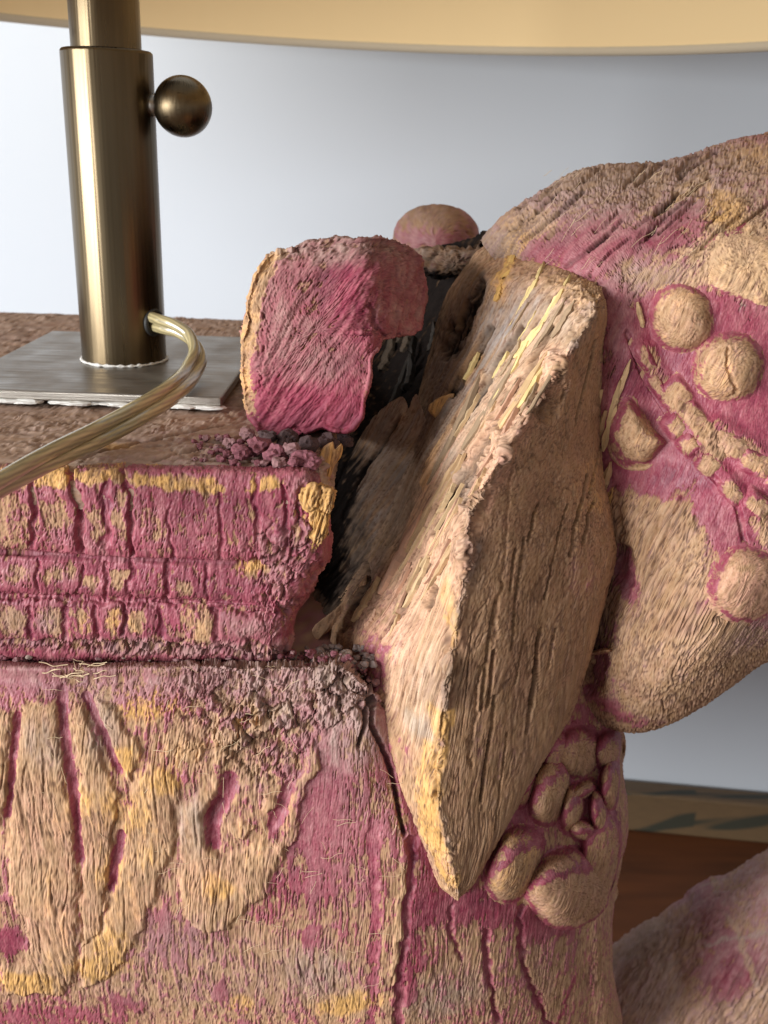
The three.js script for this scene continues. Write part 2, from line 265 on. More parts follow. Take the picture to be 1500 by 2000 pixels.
// ---------------------------------------------------------------- the setting: wall, stone border, table top
{
  const plaster = dataTex(256, 256, (u, v) => { const n = 0.5 + 0.35 * fbm(u * 24, v * 24, 1, 3); return [n, n, n]; });
  const wall = new THREE.MeshStandardMaterial({ name: 'white_plaster', color: new THREE.Color(0.50, 0.525, 0.56), roughness: 0.9, bumpMap: plaster, bumpScale: 0.0004 });
  const g = new THREE.BoxGeometry(4, 1.9, 0.05); g.translate(0, 0.95, 0);
  const w = struct('wall', g, wall); w.position.set(0.22, 0.0, -0.604); w.rotation.y = -0.10;
  const stone = dataTex(512, 128, (u, v) => { const n = fbm(u * 11 - 1.6 * v, v * 0.9, 4, 2), f = fbm(u * 60, v * 16, 9, 3), vein = sstep(0.12, 0.24, n); const k = 1 + 0.25 * f; const a = [0.115 * k, 0.066 * k, 0.027 * k], b = [0.028, 0.027, 0.016]; mix3(a, b, vein); return a.map((x) => Math.pow(x, 1 / 2.2)); }, true);
  const s = struct('stone_border', new RoundedBoxGeometry(3.6, 0.031, 0.016, 2, 0.002), new THREE.MeshStandardMaterial({ name: 'veined_stone', map: stone, roughness: 0.6 }), 'brown stone border with dark green veins along the foot of the wall');
  stone.repeat.set(6, 1); s.position.set(0.22, 0.0155, -0.570); s.rotation.y = -0.10;
  const plank = dataTex(1024, 512, (u, v) => { const g1 = fbm(u * 6, v * 60, 2, 4), g2 = noise(u * 30, v * 240, 7); const k = 0.9 + 0.5 * g1 + 0.25 * g2; return [0.12 * k, 0.034 * k, 0.008 * k].map((x) => Math.pow(Math.max(0, x), 1 / 2.2)); }, true);
  plank.repeat.set(2.2, 1);
  const t = struct('table_top', new THREE.BoxGeometry(2.6, 0.04, 1.4), new THREE.MeshPhysicalMaterial({ name: 'red_brown_wood', map: plank, roughness: 0.6, specularIntensity: 0.5 }));
  t.position.set(0.1, -0.02, -0.05);
}

// ---------------------------------------------------------------- the carved elephant
const ORG = [-0.02, 0, -0.3];
const animal = thing('carved_elephant', 'old carved wooden elephant with worn magenta paint and a broken hollow neck', 'carving', ORG);
const SP = [0.17, 0.36];                                            // spacing of the finest surface, mm
const addSculpt = (name, sheet, opt, label) => part(name, toGeometry(sculpt(sheet, opt), ORG), opt.mat || wood, animal, label);
const shadedWood = new THREE.MeshPhysicalMaterial({ name: 'rotted_wood_painted_shade', vertexColors: true, roughness: 1, specularIntensity: 0.02 });  // matte wood inside the neck, with shade painted into its vertex colours
const Z = (o, s, list) => list.map(([x, y]) => [o[0] + x / s, o[1] + y / s]);   // points read off an enlargement

// --- body and chest
const bodyCols = [-70, -20, 30, 90, 150, 210, 270, 330, 390, 450, 510, 560, 610, 660, 710, 780, 880, 980, 1080, 1150, 1200];
const bodyD = (px, py) => { let d = 204 + 9 * Math.pow(Math.max(0, (1500 - py) / 230), 2) - (py > 1500 ? 3 * Math.min(1, (py - 1500) / 250) : 0) + (py > 1800 ? 4 * Math.pow((py - 1800) / 200, 2) : 0); if (px > 780) { const t = (px - 780) / 430; d += 3 * Math.min(1, t * 4) + 37 * Math.pow(t, 2.2); } d += 8 * sstep(735, 800, px) * (1 - sstep(1400, 1620, py)); return d; };
const rim = (x) => 0.75 * Math.max(0, Math.min(x, 790) - 670) * (1 - sstep(800, 880, x)) + 13 * noise(x * 0.013, 4.2, 1.5) + 7 * noise(x * 0.05, 2.2, 8.5);
const bodyRows = [1296, 1330, 1400, 1500, 1620, 1750, 1880, 2000, 2070];
const bodyCtrl = [];
bodyCtrl.push([...bodyCols.map((x) => [x, 1262, 262]), [1200, 1290, 330], [1150, 1290, 360]]);
bodyCtrl.push([...bodyCols.map((x) => [x, 1278 + rim(x), 238]), [1205, 1310, 315], [1150, 1310, 355]]);
bodyRows.forEach((y) => {
  const sil = y < 1450 ? 1212 : y < 1540 ? 1216 : y < 1640 ? 1226 : y < 1720 ? 1220 : y < 1800 ? 1200 : y < 1900 ? 1196 : 1215;
  const sh = sil - 1212;
  bodyCtrl.push([...bodyCols.map((x) => [x > 1060 ? x + sh * (x - 1060) / 140 : x, y + (y < 1400 ? rim(x) * (1400 - y) / 104 : 0), bodyD(x, y) + (y < 1400 ? 0.12 * rim(Math.min(x, 600) + 60) : 0)]), [sil, y, 268], [sil - 12, y, 300], [sil - 80, y, 340]]);
});
const body = new Sheet(bodyCtrl, SP);
const o4 = [0, 1350], s4 = 2.143, o6 = [650, 1250], s6 = 2.5;
const raise = (pts, more = {}) => ({ t: 'p', p: pts, h: 1.35, e: 12, paint: -1.2, bulge: 1, dust: -0.05, ...more });
const bodyMarks = [
  { t: 'b', p: [[300, 1310]], r: [700, 50], paint: 0.5, dust: 0.35 },
  { t: 'b', p: [[560, 1340]], r: [190, 95], dust: 0.3, lumps: 0.85, paint: 0.25 },
  { t: 'b', p: [[430, 1420]], r: [130, 110], lumps: 0.75, paint: 0.05, yellow: 0.1 },
  { t: 'b', p: [[540, 1480]], r: [80, 90], lumps: 0.7, dust: 0.2 },
  { t: 'b', p: [[680, 1600]], r: [110, 230], rot: -6, paint: 0.75, streak: 0.35, dust: 0.12 },
  { t: 'b', p: [[690, 1450]], r: [70, 60], dust: 0.5 }, { t: 'b', p: [[680, 1340]], r: [90, 60], lumps: 0.9, dust: 0.2, paint: 0.2 },
  { t: 'b', p: [[600, 1560]], r: [60, 190], rot: -12, paint: 0.7 },
  { t: 'b', p: [[60, 1330]], r: [120, 50], paint: 0.6 },
  { t: 'b', p: [[420, 1900]], r: [260, 110], paint: 0.05, dust: 0.22, streak: 0.4 }, { t: 'b', p: [[350, 1830]], r: [90, 70], paint: 0.75, dust: 0.2 },
  { t: 'b', p: [[80, 1985]], r: [160, 40], paint: 0.75 }, { t: 'b', p: [[560, 1760]], r: [90, 60], rot: 20, paint: 0.4 },
  { t: 'b', p: [[20, 1840]], r: [30, 38], paint: 1.6 }, { t: 'b', p: [[605, 1830]], r: [14, 26], paint: 1.6 }, { t: 'b', p: [[430, 1935]], r: [14, 34], paint: 1.5 }, { t: 'b', p: [[240, 1960]], r: [40, 24], paint: 1.0 },
  { t: 'b', p: [[680, 1960]], r: [60, 32], rot: 20, yellow: 1, paint: -0.8 }, { t: 'b', p: [[470, 1960]], r: [26, 26], yellow: 0.9 }, { t: 'b', p: [[430, 1730]], r: [26, 30], yellow: 0.8, h: -0.3 },
  { t: 'b', p: [[270, 1380]], r: [45, 28], yellow: 0.8 },
  raise(Z(o4, s4, [[90, 60], [200, 30], [250, 60], [270, 300], [310, 500], [325, 800], [330, 1000], [330, 1200], [250, 1265], [20, 1270], [10, 1150], [110, 1130], [120, 980], [40, 850], [40, 600], [65, 300], [80, 120]])),
  raise(Z(o4, s4, [[-80, 60], [60, 80], [50, 200], [35, 400], [5, 560], [-80, 640]])),
  raise(Z(o4, s4, [[305, 60], [345, 50], [400, 190], [440, 310], [500, 420], [480, 600], [465, 700], [450, 850], [430, 1000], [345, 1080], [350, 700], [330, 500], [330, 330], [315, 200]]), { e: 7 }),
  raise(Z(o4, s4, [[410, 20], [470, 60], [520, 140], [580, 200], [590, 250], [550, 380], [500, 330], [460, 220], [425, 120]]), { e: 7 }),
  raise(Z(o4, s4, [[570, 340], [640, 305], [720, 320], [745, 400], [740, 600], [700, 720], [650, 850], [610, 980], [520, 1130], [440, 1200], [350, 1240], [335, 1100], [430, 990], [470, 850], [510, 700], [530, 560], [560, 460]]), { yellow: 0.15 }),
  raise(Z(o4, s4, [[780, 480], [850, 420], [900, 380], [960, 350], [930, 430], [870, 560], [880, 640], [930, 690], [1020, 660], [1140, 630], [1190, 650], [1180, 720], [1130, 830], [1050, 900], [960, 985], [860, 1010], [790, 960], [760, 870], [745, 700], [760, 560]])),
  raise(Z(o4, s4, [[1300, 220], [1345, 245], [1335, 330], [1262, 480], [1232, 620], [1190, 710], [1150, 650], [1195, 520], [1215, 420], [1270, 330]]), { h: 1.3, pink: 0.3, e: 6 }),
  raise(Z(o4, s4, [[690, 190], [760, 170], [860, 220], [840, 290], [740, 300], [690, 260]]), { e: 5, h: 0.8 }), raise(Z(o4, s4, [[880, 170], [980, 180], [1020, 240], [960, 290], [900, 300]]), { e: 5, h: 0.8 }),
  raise(Z(o4, s4, [[1010, 30], [1080, 20], [1100, 120], [1130, 180], [1060, 170]]), { e: 5, h: 0.8 }), raise(Z(o4, s4, [[1100, 440], [1150, 450], [1160, 490], [1110, 520]]), { e: 5 }), raise(Z(o4, s4, [[960, 560], [1020, 540], [1060, 570], [1000, 620]]), { e: 5 }),
  { t: 'l', p: Z(o4, s4, [[880, 520], [940, 440], [960, 370]]), w: 16, h: -1.4, paint: 1.5, crisp: 1 }, { t: 'l', p: Z(o4, s4, [[890, 640], [885, 560], [915, 480]]), w: 14, h: -1.2, paint: 1.5, crisp: 1 },
  { t: 'l', p: Z(o4, s4, [[260, 0], [285, 280], [320, 460], [335, 700]]), w: 9, h: -0.8, paint: 1.6, crisp: 1 }, { t: 'l', p: Z(o4, s4, [[75, 100], [55, 300], [35, 520]]), w: 7, h: -0.7, paint: 1.5, crisp: 1 },
  { t: 'l', p: Z(o4, s4, [[360, 20], [420, 140], [470, 260], [500, 330]]), w: 9, h: -0.8, paint: 1.6, crisp: 1 }, { t: 'l', p: Z(o4, s4, [[510, 600], [480, 720], [465, 830]]), w: 9, h: -0.9, paint: 1.5, crisp: 1 },
  { t: 'l', p: Z(o4, s4, [[1140, 560], [1170, 500], [1210, 400]]), w: 10, h: -0.9, paint: 1.4, crisp: 1 },
  ...[[50, 1915, 60, 30, 0.9], [190, 1890, 60, 26, 0.8], [225, 1850, 40, 50, 0.6], [250, 1590, 40, 46, 0.45], [240, 1480, 24, 30, 0.8], [330, 1520, 26, 30, 0.6], [180, 1580, 50, 60, 0.4], [215, 1700, 30, 70, 0.4], [310, 1370, 60, 26, 0.5], [480, 1400, 30, 30, 0.5], [560, 1560, 16, 60, 0.4]].map(([x, y, a, b, k]) => ({ t: 'b', p: [[x, y]], r: [a, b], yellow: k })),
  ...[[110, 1800, 60, 60], [150, 1650, 40, 90], [290, 1780, 40, 70], [420, 1700, 60, 40], [60, 1620, 30, 90]].map(([x, y, a, b]) => ({ t: 'b', p: [[x, y]], r: [a, b], pink: 0.22 })), ...[[200, 1420, 30, 60], [90, 1450, 40, 50], [380, 1600, 30, 60], [620, 1900, 60, 70], [860, 1950, 70, 60]].map(([x, y, a, b]) => ({ t: 'b', p: [[x, y]], r: [a, b], grey: 0.45, dust: 0.15 })),
  // the long crack between flank and chest
  { t: 'l', p: Z(o6, s6, [[150, 130], [165, 190], [185, 260], [200, 330], [190, 420], [240, 520], [290, 650], [310, 750], [330, 870], [350, 950]]), w: 3.6, h: -2.2, dark: 0.55, crisp: 1 },
  { t: 'l', p: Z(o6, s6, [[200, 250], [330, 560], [430, 850], [560, 1150], [600, 1280]]), w: 26, h: -0.15, paint: 1.2 },
  { t: 'l', p: Z(o6, s6, [[390, 960], [390, 1100], [370, 1250], [355, 1420], [335, 1600], [315, 1900]]), w: 9, h: -1.0, paint: 1.2 },
  { t: 'l', p: Z(o6, s6, [[350, 1000], [338, 1100], [345, 1200], [318, 1300], [325, 1450], [300, 1560], [306, 1700]]), w: 7, h: 0.35, paint: -0.5 },
  { t: 'l', p: Z(o6, s6, [[420, 1000], [440, 1250], [400, 1500], [350, 1750]]), w: 26, paint: 0.9 },
  { t: 'l', p: Z(o6, s6, [[590, 1290], [570, 1350], [590, 1450], [630, 1560]]), w: 5, h: -0.7, paint: 0.8 },
  { t: 'l', p: Z(o6, s6, [[745, 1420], [755, 1580], [775, 1700], [800, 1880]]), w: 6, h: -1.2, paint: 1.3 },
  { t: 'l', p: Z(o6, s6, [[915, 1250], [915, 1480], [940, 1620], [1000, 1750], [1060, 1900]]), w: 6, h: -1.2, paint: 1.3 },
  { t: 'l', p: Z(o6, s6, [[200, 900], [210, 1300], [190, 1900]]), w: 10, paint: 0.9, h: -0.4 }, { t: 'l', p: Z(o6, s6, [[1180, 1650], [1130, 1780], [1090, 1900]]), w: 7, paint: 0.9 },
  { t: 'l', p: Z(o6, s6, [[560, 1290], [760, 1300], [930, 1290], [1010, 1380], [1200, 1330]]), w: 42, paint: 1.25 },
  { t: 'b', p: [[1000, 1570]], r: [120, 130], paint: 1.1 }, { t: 'b', p: [[1130, 1450]], r: [110, 60], paint: 0.6 }, { t: 'b', p: [[1040, 1880]], r: [170, 90], paint: 0.1, dust: 0.1 },
  { t: 'l', p: [[1120, 1420], [1135, 1480], [1150, 1540]], w: 7, h: -1.2 }, { t: 'l', p: [[1170, 1430], [1185, 1490], [1180, 1530]], w: 7, h: -1.0 }, { t: 'l', p: [[1080, 1440], [1090, 1500]], w: 6, h: -1.0 },
  { t: 'b', p: [[960, 1950]], r: [90, 60], brown: -0.1, yellow: 0.15 },
];
addSculpt('body', body, { marks: bodyMarks, base: { paint: -0.42, dust: 0.06, streak: 0.75, rough: 1.15, yellow: 0.05 }, seed: 3.3, grainLen: 11, splits: 0.35 });

{
  const ring = [], xs = [70, 40, -40, -110, -180, -260, -330, -372], sc = [0.55, 0.86, 1, 1, 1, 0.95, 0.72, 0.1];
  xs.forEach((x, i) => { const r = []; for (let k = 0; k < 20; k++) { const a = -k / 20 * Math.PI * 2, c = Math.cos(a), q = Math.sin(a); r.push({ w: [x, CAM_H * 1000 - 222 + Math.sign(q) * Math.abs(q) ** 0.6 * 104 * sc[i], -306 + Math.sign(c) * Math.abs(c) ** 0.6 * (c > 0 ? 88 : 98) * sc[i]] }); } ring.push(r); });
  addSculpt('barrel', new Sheet(ring.reverse(), [2, 2], true), { seed: 14, base: { paint: -0.2, dust: 0.3 }, marks: [] });
  addSculpt('hind_flank', new Sheet([[262, 262], [276, 240], [1296, 214], [1400, 206], [1620, 201], [1880, 202], [2070, 206]].map(([y, d], i) => [-900, -600, -300, -60].map((x) => [x, i < 2 ? 1000 + y : y, d + (x < -600 ? 8 : 0)])), [0.6, 0.8]), { seed: 3.3, base: { paint: -0.42, dust: 0.06, streak: 0.75 }, marks: [] });
}
// --- saddle
{
  const dW = (x, y, d) => ({ w: [x, y, -d] }), T = CAM_H * 1000 - 66;
  const topSheet = new Sheet([[404, -12], [402, -1], [396, 1], [340, -1], [300, -1.5], [262, -1.5], [240, -1.8], [222, -2.2], [213, -3.2], [209.6, -6], [209.6, -12]].map(([d, y]) => [...[-260, -190, -119, -90, -60, -20].map((x) => dW(x, T + y, d)), dW(-15, T + y - 0.5, d + 1), dW(-13, T + y - 5, d + 4), dW(-13, T + y - 12, d + 6)]), [0.38, 0.38]);
  addSculpt('saddle_top', topSheet, {
    seed: 8.8, flat: true, gc: 0.6, dir: [1, 0.15], base: { paint: -1.2, dust: 0.62, grey: 0.15, streak: 0.7, rough: 1.3, lumps: 0.55 }, grainLen: 9, splits: 1.2, marks: [
      { t: 'b', p: [[60, 850]], r: [160, 40], brown: 0.2, pale: 0.2, dust: -0.1 }, { t: 'b', p: [[380, 850]], r: [140, 60], paint: 0.9, dust: 0.1 }, { t: 'b', p: [[520, 885]], r: [130, 60], paint: 1.4, lumps: 0.7, dust: -0.1 }, { t: 'b', p: [[320, 900]], r: [300, 26], paint: 0.7, dust: 0.2 }, { t: 'b', p: [[230, 870]], r: [40, 22], yellow: 0.8, dust: -0.4 },
      { t: 'b', p: [[60, 660]], r: [400, 40], brown: 0.55, pink: 0.25, dust: -0.05, terr: 0.4 }, { t: 'l', p: [[200, 880], [330, 850], [440, 828]], w: 5, h: -1.2, dark: 0.5, crisp: 1 }, { t: 'l', p: [[300, 900], [420, 868], [470, 850]], w: 4, h: -1, dark: 0.4, crisp: 1 }, { t: 'l', p: [[60, 830], [140, 822], [220, 815]], w: 4, h: -0.9, dark: 0.4, crisp: 1 },
    ],
  });
  const ctrl = [];
  const px = [-60, 30, 120, 220, 320, 420, 520, 585], wob = (x, k) => 9 * noise(x * 0.012, k * 3.3, 6.1);
  const row = (ys, d, xe, de) => ctrl.push([...px.map((x, i) => [i === 7 ? xe - 35 : x, ys[0] + (ys[1] - ys[0]) * Math.max(0, x) / 600 + wob(x, ys[0] * 0.004), d + 0.12 * wob(x, ys[0] * 0.02)]), [xe, ys[1] + 4, d + 5 + de], [xe + 4, ys[1] + 6, d + 26 + de]]);
  row([905, 912], 216, 624, 3); row([909, 918], 211, 628, 2); row([930, 940], 209, 630, 1); row([1000, 1010], 208.6, 640, 1); row([1065, 1082], 209, 640, 1);
  row([1082, 1098], 210.6, 628, 1); row([1096, 1112], 210.2, 620, 1); row([1150, 1165], 210.4, 592, 1); row([1166, 1180], 211.8, 582, 1); row([1182, 1194], 211, 574, 1); row([1235, 1240], 211.2, 566, 1); row([1258, 1264], 212.6, 562, 2); row([1290, 1296], 217, 560, 4); row([1300, 1306], 240, 560, 4);
  const saddle = new Sheet(ctrl, SP), vg = (x, y0, y1, w, h, more) => ({ t: 'l', p: [[x, y0], [x + 4, (y0 + y1) / 2], [x + 2, y1]], w, h, paint: 1.2, ...more });
  addSculpt('saddle', saddle, {
    seed: 8.1, base: { paint: 0.55, dust: 0.06, streak: 0.75, rough: 1.2, lumps: 0.3, terr: 0.15 }, grainLen: 3.2, splits: 0.25, marks: [
      vg(-40, 920, 1068, 7, -1.0), vg(62, 925, 1066, 6, -0.9), vg(152, 905, 1070, 7, -1.5), vg(206, 930, 1070, 8, -0.7), vg(254, 905, 1076, 6, -1.1), vg(330, 1000, 1095, 4, -0.5), vg(430, 960, 1095, 5, -0.5), vg(500, 940, 1095, 6, -0.7), vg(555, 950, 1090, 5, -0.7), vg(585, 950, 1080, 5, -0.7),
      vg(75, 1098, 1155, 3, -0.5), vg(155, 1098, 1160, 3, -0.5), vg(205, 1100, 1165, 4, -0.6), vg(253, 1100, 1170, 4, -0.6), vg(325, 1105, 1175, 5, -0.8), vg(400, 1110, 1180, 3, -0.4),
      vg(55, 1185, 1240, 5, -0.7), vg(128, 1185, 1245, 6, -0.8), vg(186, 1190, 1245, 6, -0.8), vg(242, 1185, 1240, 4, -0.9, { dark: 0.3 }), vg(310, 1190, 1240, 5, -0.6), vg(420, 1195, 1245, 6, -0.9),
      { t: 'l', p: [[-150, 1076], [60, 1080], [260, 1092], [480, 1102]], w: 6, h: -0.9, dark: 0.25, crisp: 1 }, { t: 'l', p: [[-150, 1160], [150, 1170], [350, 1182], [560, 1190]], w: 5, h: -0.7 },
      { t: 'l', p: [[-150, 1250], [150, 1256], [350, 1262], [540, 1276]], w: 5, h: -1.0, dark: 0.2 },
      { t: 'l', p: [[-150, 935], [60, 935], [140, 935]], w: 15, yellow: 0.7, paint: -1.6, h: 0.25 }, { t: 'l', p: [[165, 930], [195, 932]], w: 15, yellow: 0.6, paint: -1.5, h: 0.25 }, { t: 'l', p: [[212, 930], [240, 934]], w: 15, yellow: 0.6, paint: -1.5, h: 0.25 },
      { t: 'l', p: [[275, 940], [350, 945], [430, 950]], w: 15, yellow: 0.7, paint: -1.5, h: 0.25 }, { t: 'l', p: [[490, 950], [535, 945]], w: 15, yellow: 0.9, paint: -1.2, h: 0.25 },
      { t: 'b', p: [[100, 1020]], r: [45, 60], paint: -0.7 }, { t: 'b', p: [[190, 1030]], r: [14, 50], paint: -0.9 }, { t: 'b', p: [[235, 1020]], r: [14, 60], paint: -0.9 }, { t: 'b', p: [[300, 1030]], r: [28, 60], paint: -0.6 }, { t: 'b', p: [[430, 1050]], r: [70, 50], paint: -0.35 }, { t: 'b', p: [[20, 1020]], r: [40, 70], paint: -0.75, brown: 0.25 },
      { t: 'b', p: [[35, 1122]], r: [32, 20], paint: -0.9, dust: 0.15 }, { t: 'b', p: [[120, 1122]], r: [32, 18], paint: -0.9, dust: 0.15 }, { t: 'b', p: [[175, 1135]], r: [24, 18], paint: -1 }, { t: 'b', p: [[230, 1130]], r: [20, 20], paint: -1 }, { t: 'b', p: [[355, 1150]], r: [22, 16], paint: -0.9 }, { t: 'b', p: [[495, 1110]], r: [34, 16], yellow: 0.8, paint: -1.3 },
      { t: 'b', p: [[25, 1212]], r: [26, 26], paint: -0.8, dust: 0.4 }, { t: 'b', p: [[100, 1212]], r: [26, 26], paint: -0.9, dust: 0.35 }, { t: 'b', p: [[165, 1215]], r: [14, 24], paint: -1, yellow: 0.5 }, { t: 'b', p: [[225, 1215]], r: [18, 26], paint: -1, yellow: 0.6 }, { t: 'b', p: [[265, 1215]], r: [16, 24], paint: -1.1, yellow: 0.4 }, { t: 'b', p: [[385, 1225]], r: [32, 40], paint: -1.1, yellow: 0.3, h: 0.5 }, { t: 'b', p: [[480, 1222]], r: [60, 26], paint: -0.2, dust: 0.3, h: 0.5 },
      { t: 'b', p: [[330, 1265]], r: [320, 22], lumps: 0.8, dust: 0.25, paint: -0.25 }, { t: 'b', p: [[560, 1130]], r: [70, 110], lumps: 0.8 }, { t: 'b', p: [[600, 980]], r: [30, 90], lumps: 0.45 }, { t: 'b', p: [[590, 1010]], r: [14, 50], yellow: 0.7, paint: -0.6 },
    ],
  });
}

// --- ear: a thick flap with a crest, its back broken away into the neck
const lerp3 = (a, b, t) => [a[0] + (b[0] - a[0]) * t, a[1] + (b[1] - a[1]) * t, a[2] + (b[2] - a[2]) * t];
const earSheet = new Sheet([
  [[985, 440, 294], [985, 462, 284], [1060, 480, 274], [1120, 510, 267], [1160, 535, 263], [1180, 560, 264], [1195, 580, 268], [1190, 590, 284]],
  [[880, 560, 290], [925, 545, 272], [1010, 550, 256], [1100, 560, 245], [1172, 580, 239], [1188, 620, 247], [1204, 650, 260], [1200, 650, 276]],
  [[835, 700, 288], [890, 680, 268], [960, 690, 252], [1040, 690, 238], [1110, 690, 229], [1150, 710, 238], [1195, 730, 253], [1190, 740, 272]],
  [[805, 820, 284], [845, 810, 262], [910, 810, 245], [970, 810, 231], [1030, 810, 219], [1105, 850, 228], [1175, 890, 245], [1170, 890, 268]],
  [[770, 930, 278], [800, 930, 257], [855, 930, 240], [905, 930, 224], [958, 925, 209], [1070, 970, 220], [1188, 1000, 237], [1180, 1000, 260]],
  [[725, 1040, 274], [755, 1045, 253], [810, 1040, 236], [862, 1030, 218], [916, 1005, 204], [1050, 1070, 214], [1196, 1085, 233], [1186, 1085, 256]],
  [[660, 1150, 268], [700, 1150, 246], [770, 1150, 230], [835, 1150, 214], [902, 1130, 201], [1030, 1180, 211], [1172, 1190, 230], [1160, 1190, 252]],
  [[640, 1230, 252], [690, 1230, 232], [755, 1245, 219], [820, 1260, 208], [886, 1250, 199], [1010, 1280, 208], [1146, 1290, 227], [1134, 1290, 250]],
  [[680, 1330, 236], [715, 1320, 220], [765, 1340, 212], [815, 1360, 204.5], [868, 1360, 198], [980, 1380, 205.5], [1112, 1390, 223], [1100, 1390, 246]],
  [[720, 1440, 228], [752, 1440, 210], [785, 1450, 206], [818, 1465, 201.5], [858, 1460, 197], [950, 1480, 203], [1062, 1480, 216], [1048, 1480, 238]],
  [[760, 1560, 222], [785, 1560, 207], [808, 1565, 203], [830, 1565, 199.5], [856, 1565, 196], [930, 1580, 201], [1012, 1570, 210.5], [998, 1572, 230]],
  [[800, 1650, 218], [822, 1650, 205], [838, 1655, 201.5], [855, 1660, 198.5], [876, 1665, 196], [920, 1660, 200], [966, 1655, 206], [955, 1655, 224]],
  [[845, 1725, 216], [855, 1725, 205], [866, 1728, 201.5], [878, 1730, 199], [893, 1732, 198], [908, 1728, 200], [928, 1722, 204.5], [918, 1722, 220]],
  [[870, 1745, 216], [875, 1745, 207], [882, 1750, 204], [888, 1756, 203], [895, 1760, 203], [900, 1752, 204], [907, 1746, 207], [902, 1745, 218]],
].map((r) => [...r.slice(0, 4), lerp3(r[3], r[4], 0.74), r[4], lerp3(r[4], r[5], 0.2), ...r.slice(5)]), SP);
const earSplits = []; { const R = rng(31); for (let i = 0; i < 17; i++) { const t = R(), y0 = 640 + t * 900, x0 = (y0 < 1000 ? 1150 - (y0 - 640) * 0.55 : 940 - (y0 - 1000) * 0.06) + R() * (y0 < 1000 ? 70 + (y0 - 640) * 0.5 : Math.max(30, 240 - (y0 - 1000) * 0.35)), L = 60 + R() * 170, lean = y0 < 1000 ? -0.22 : -0.12; earSplits.push({ t: 'l', p: [0, 0.3, 0.65, 1].map((k) => [x0 + lean * L * k + (R() - 0.5) * 7, y0 + L * k]), w: 1.6 + R() * 2.2, h: -0.5 - R() * 0.7, dark: 0.3 + 0.3 * R(), crisp: 1 }); } }
const crest = [[1172, 580], [1110, 690], [1030, 810], [958, 925], [916, 1005], [902, 1130], [886, 1250], [868, 1360], [858, 1460], [856, 1565], [876, 1665], [893, 1740]];
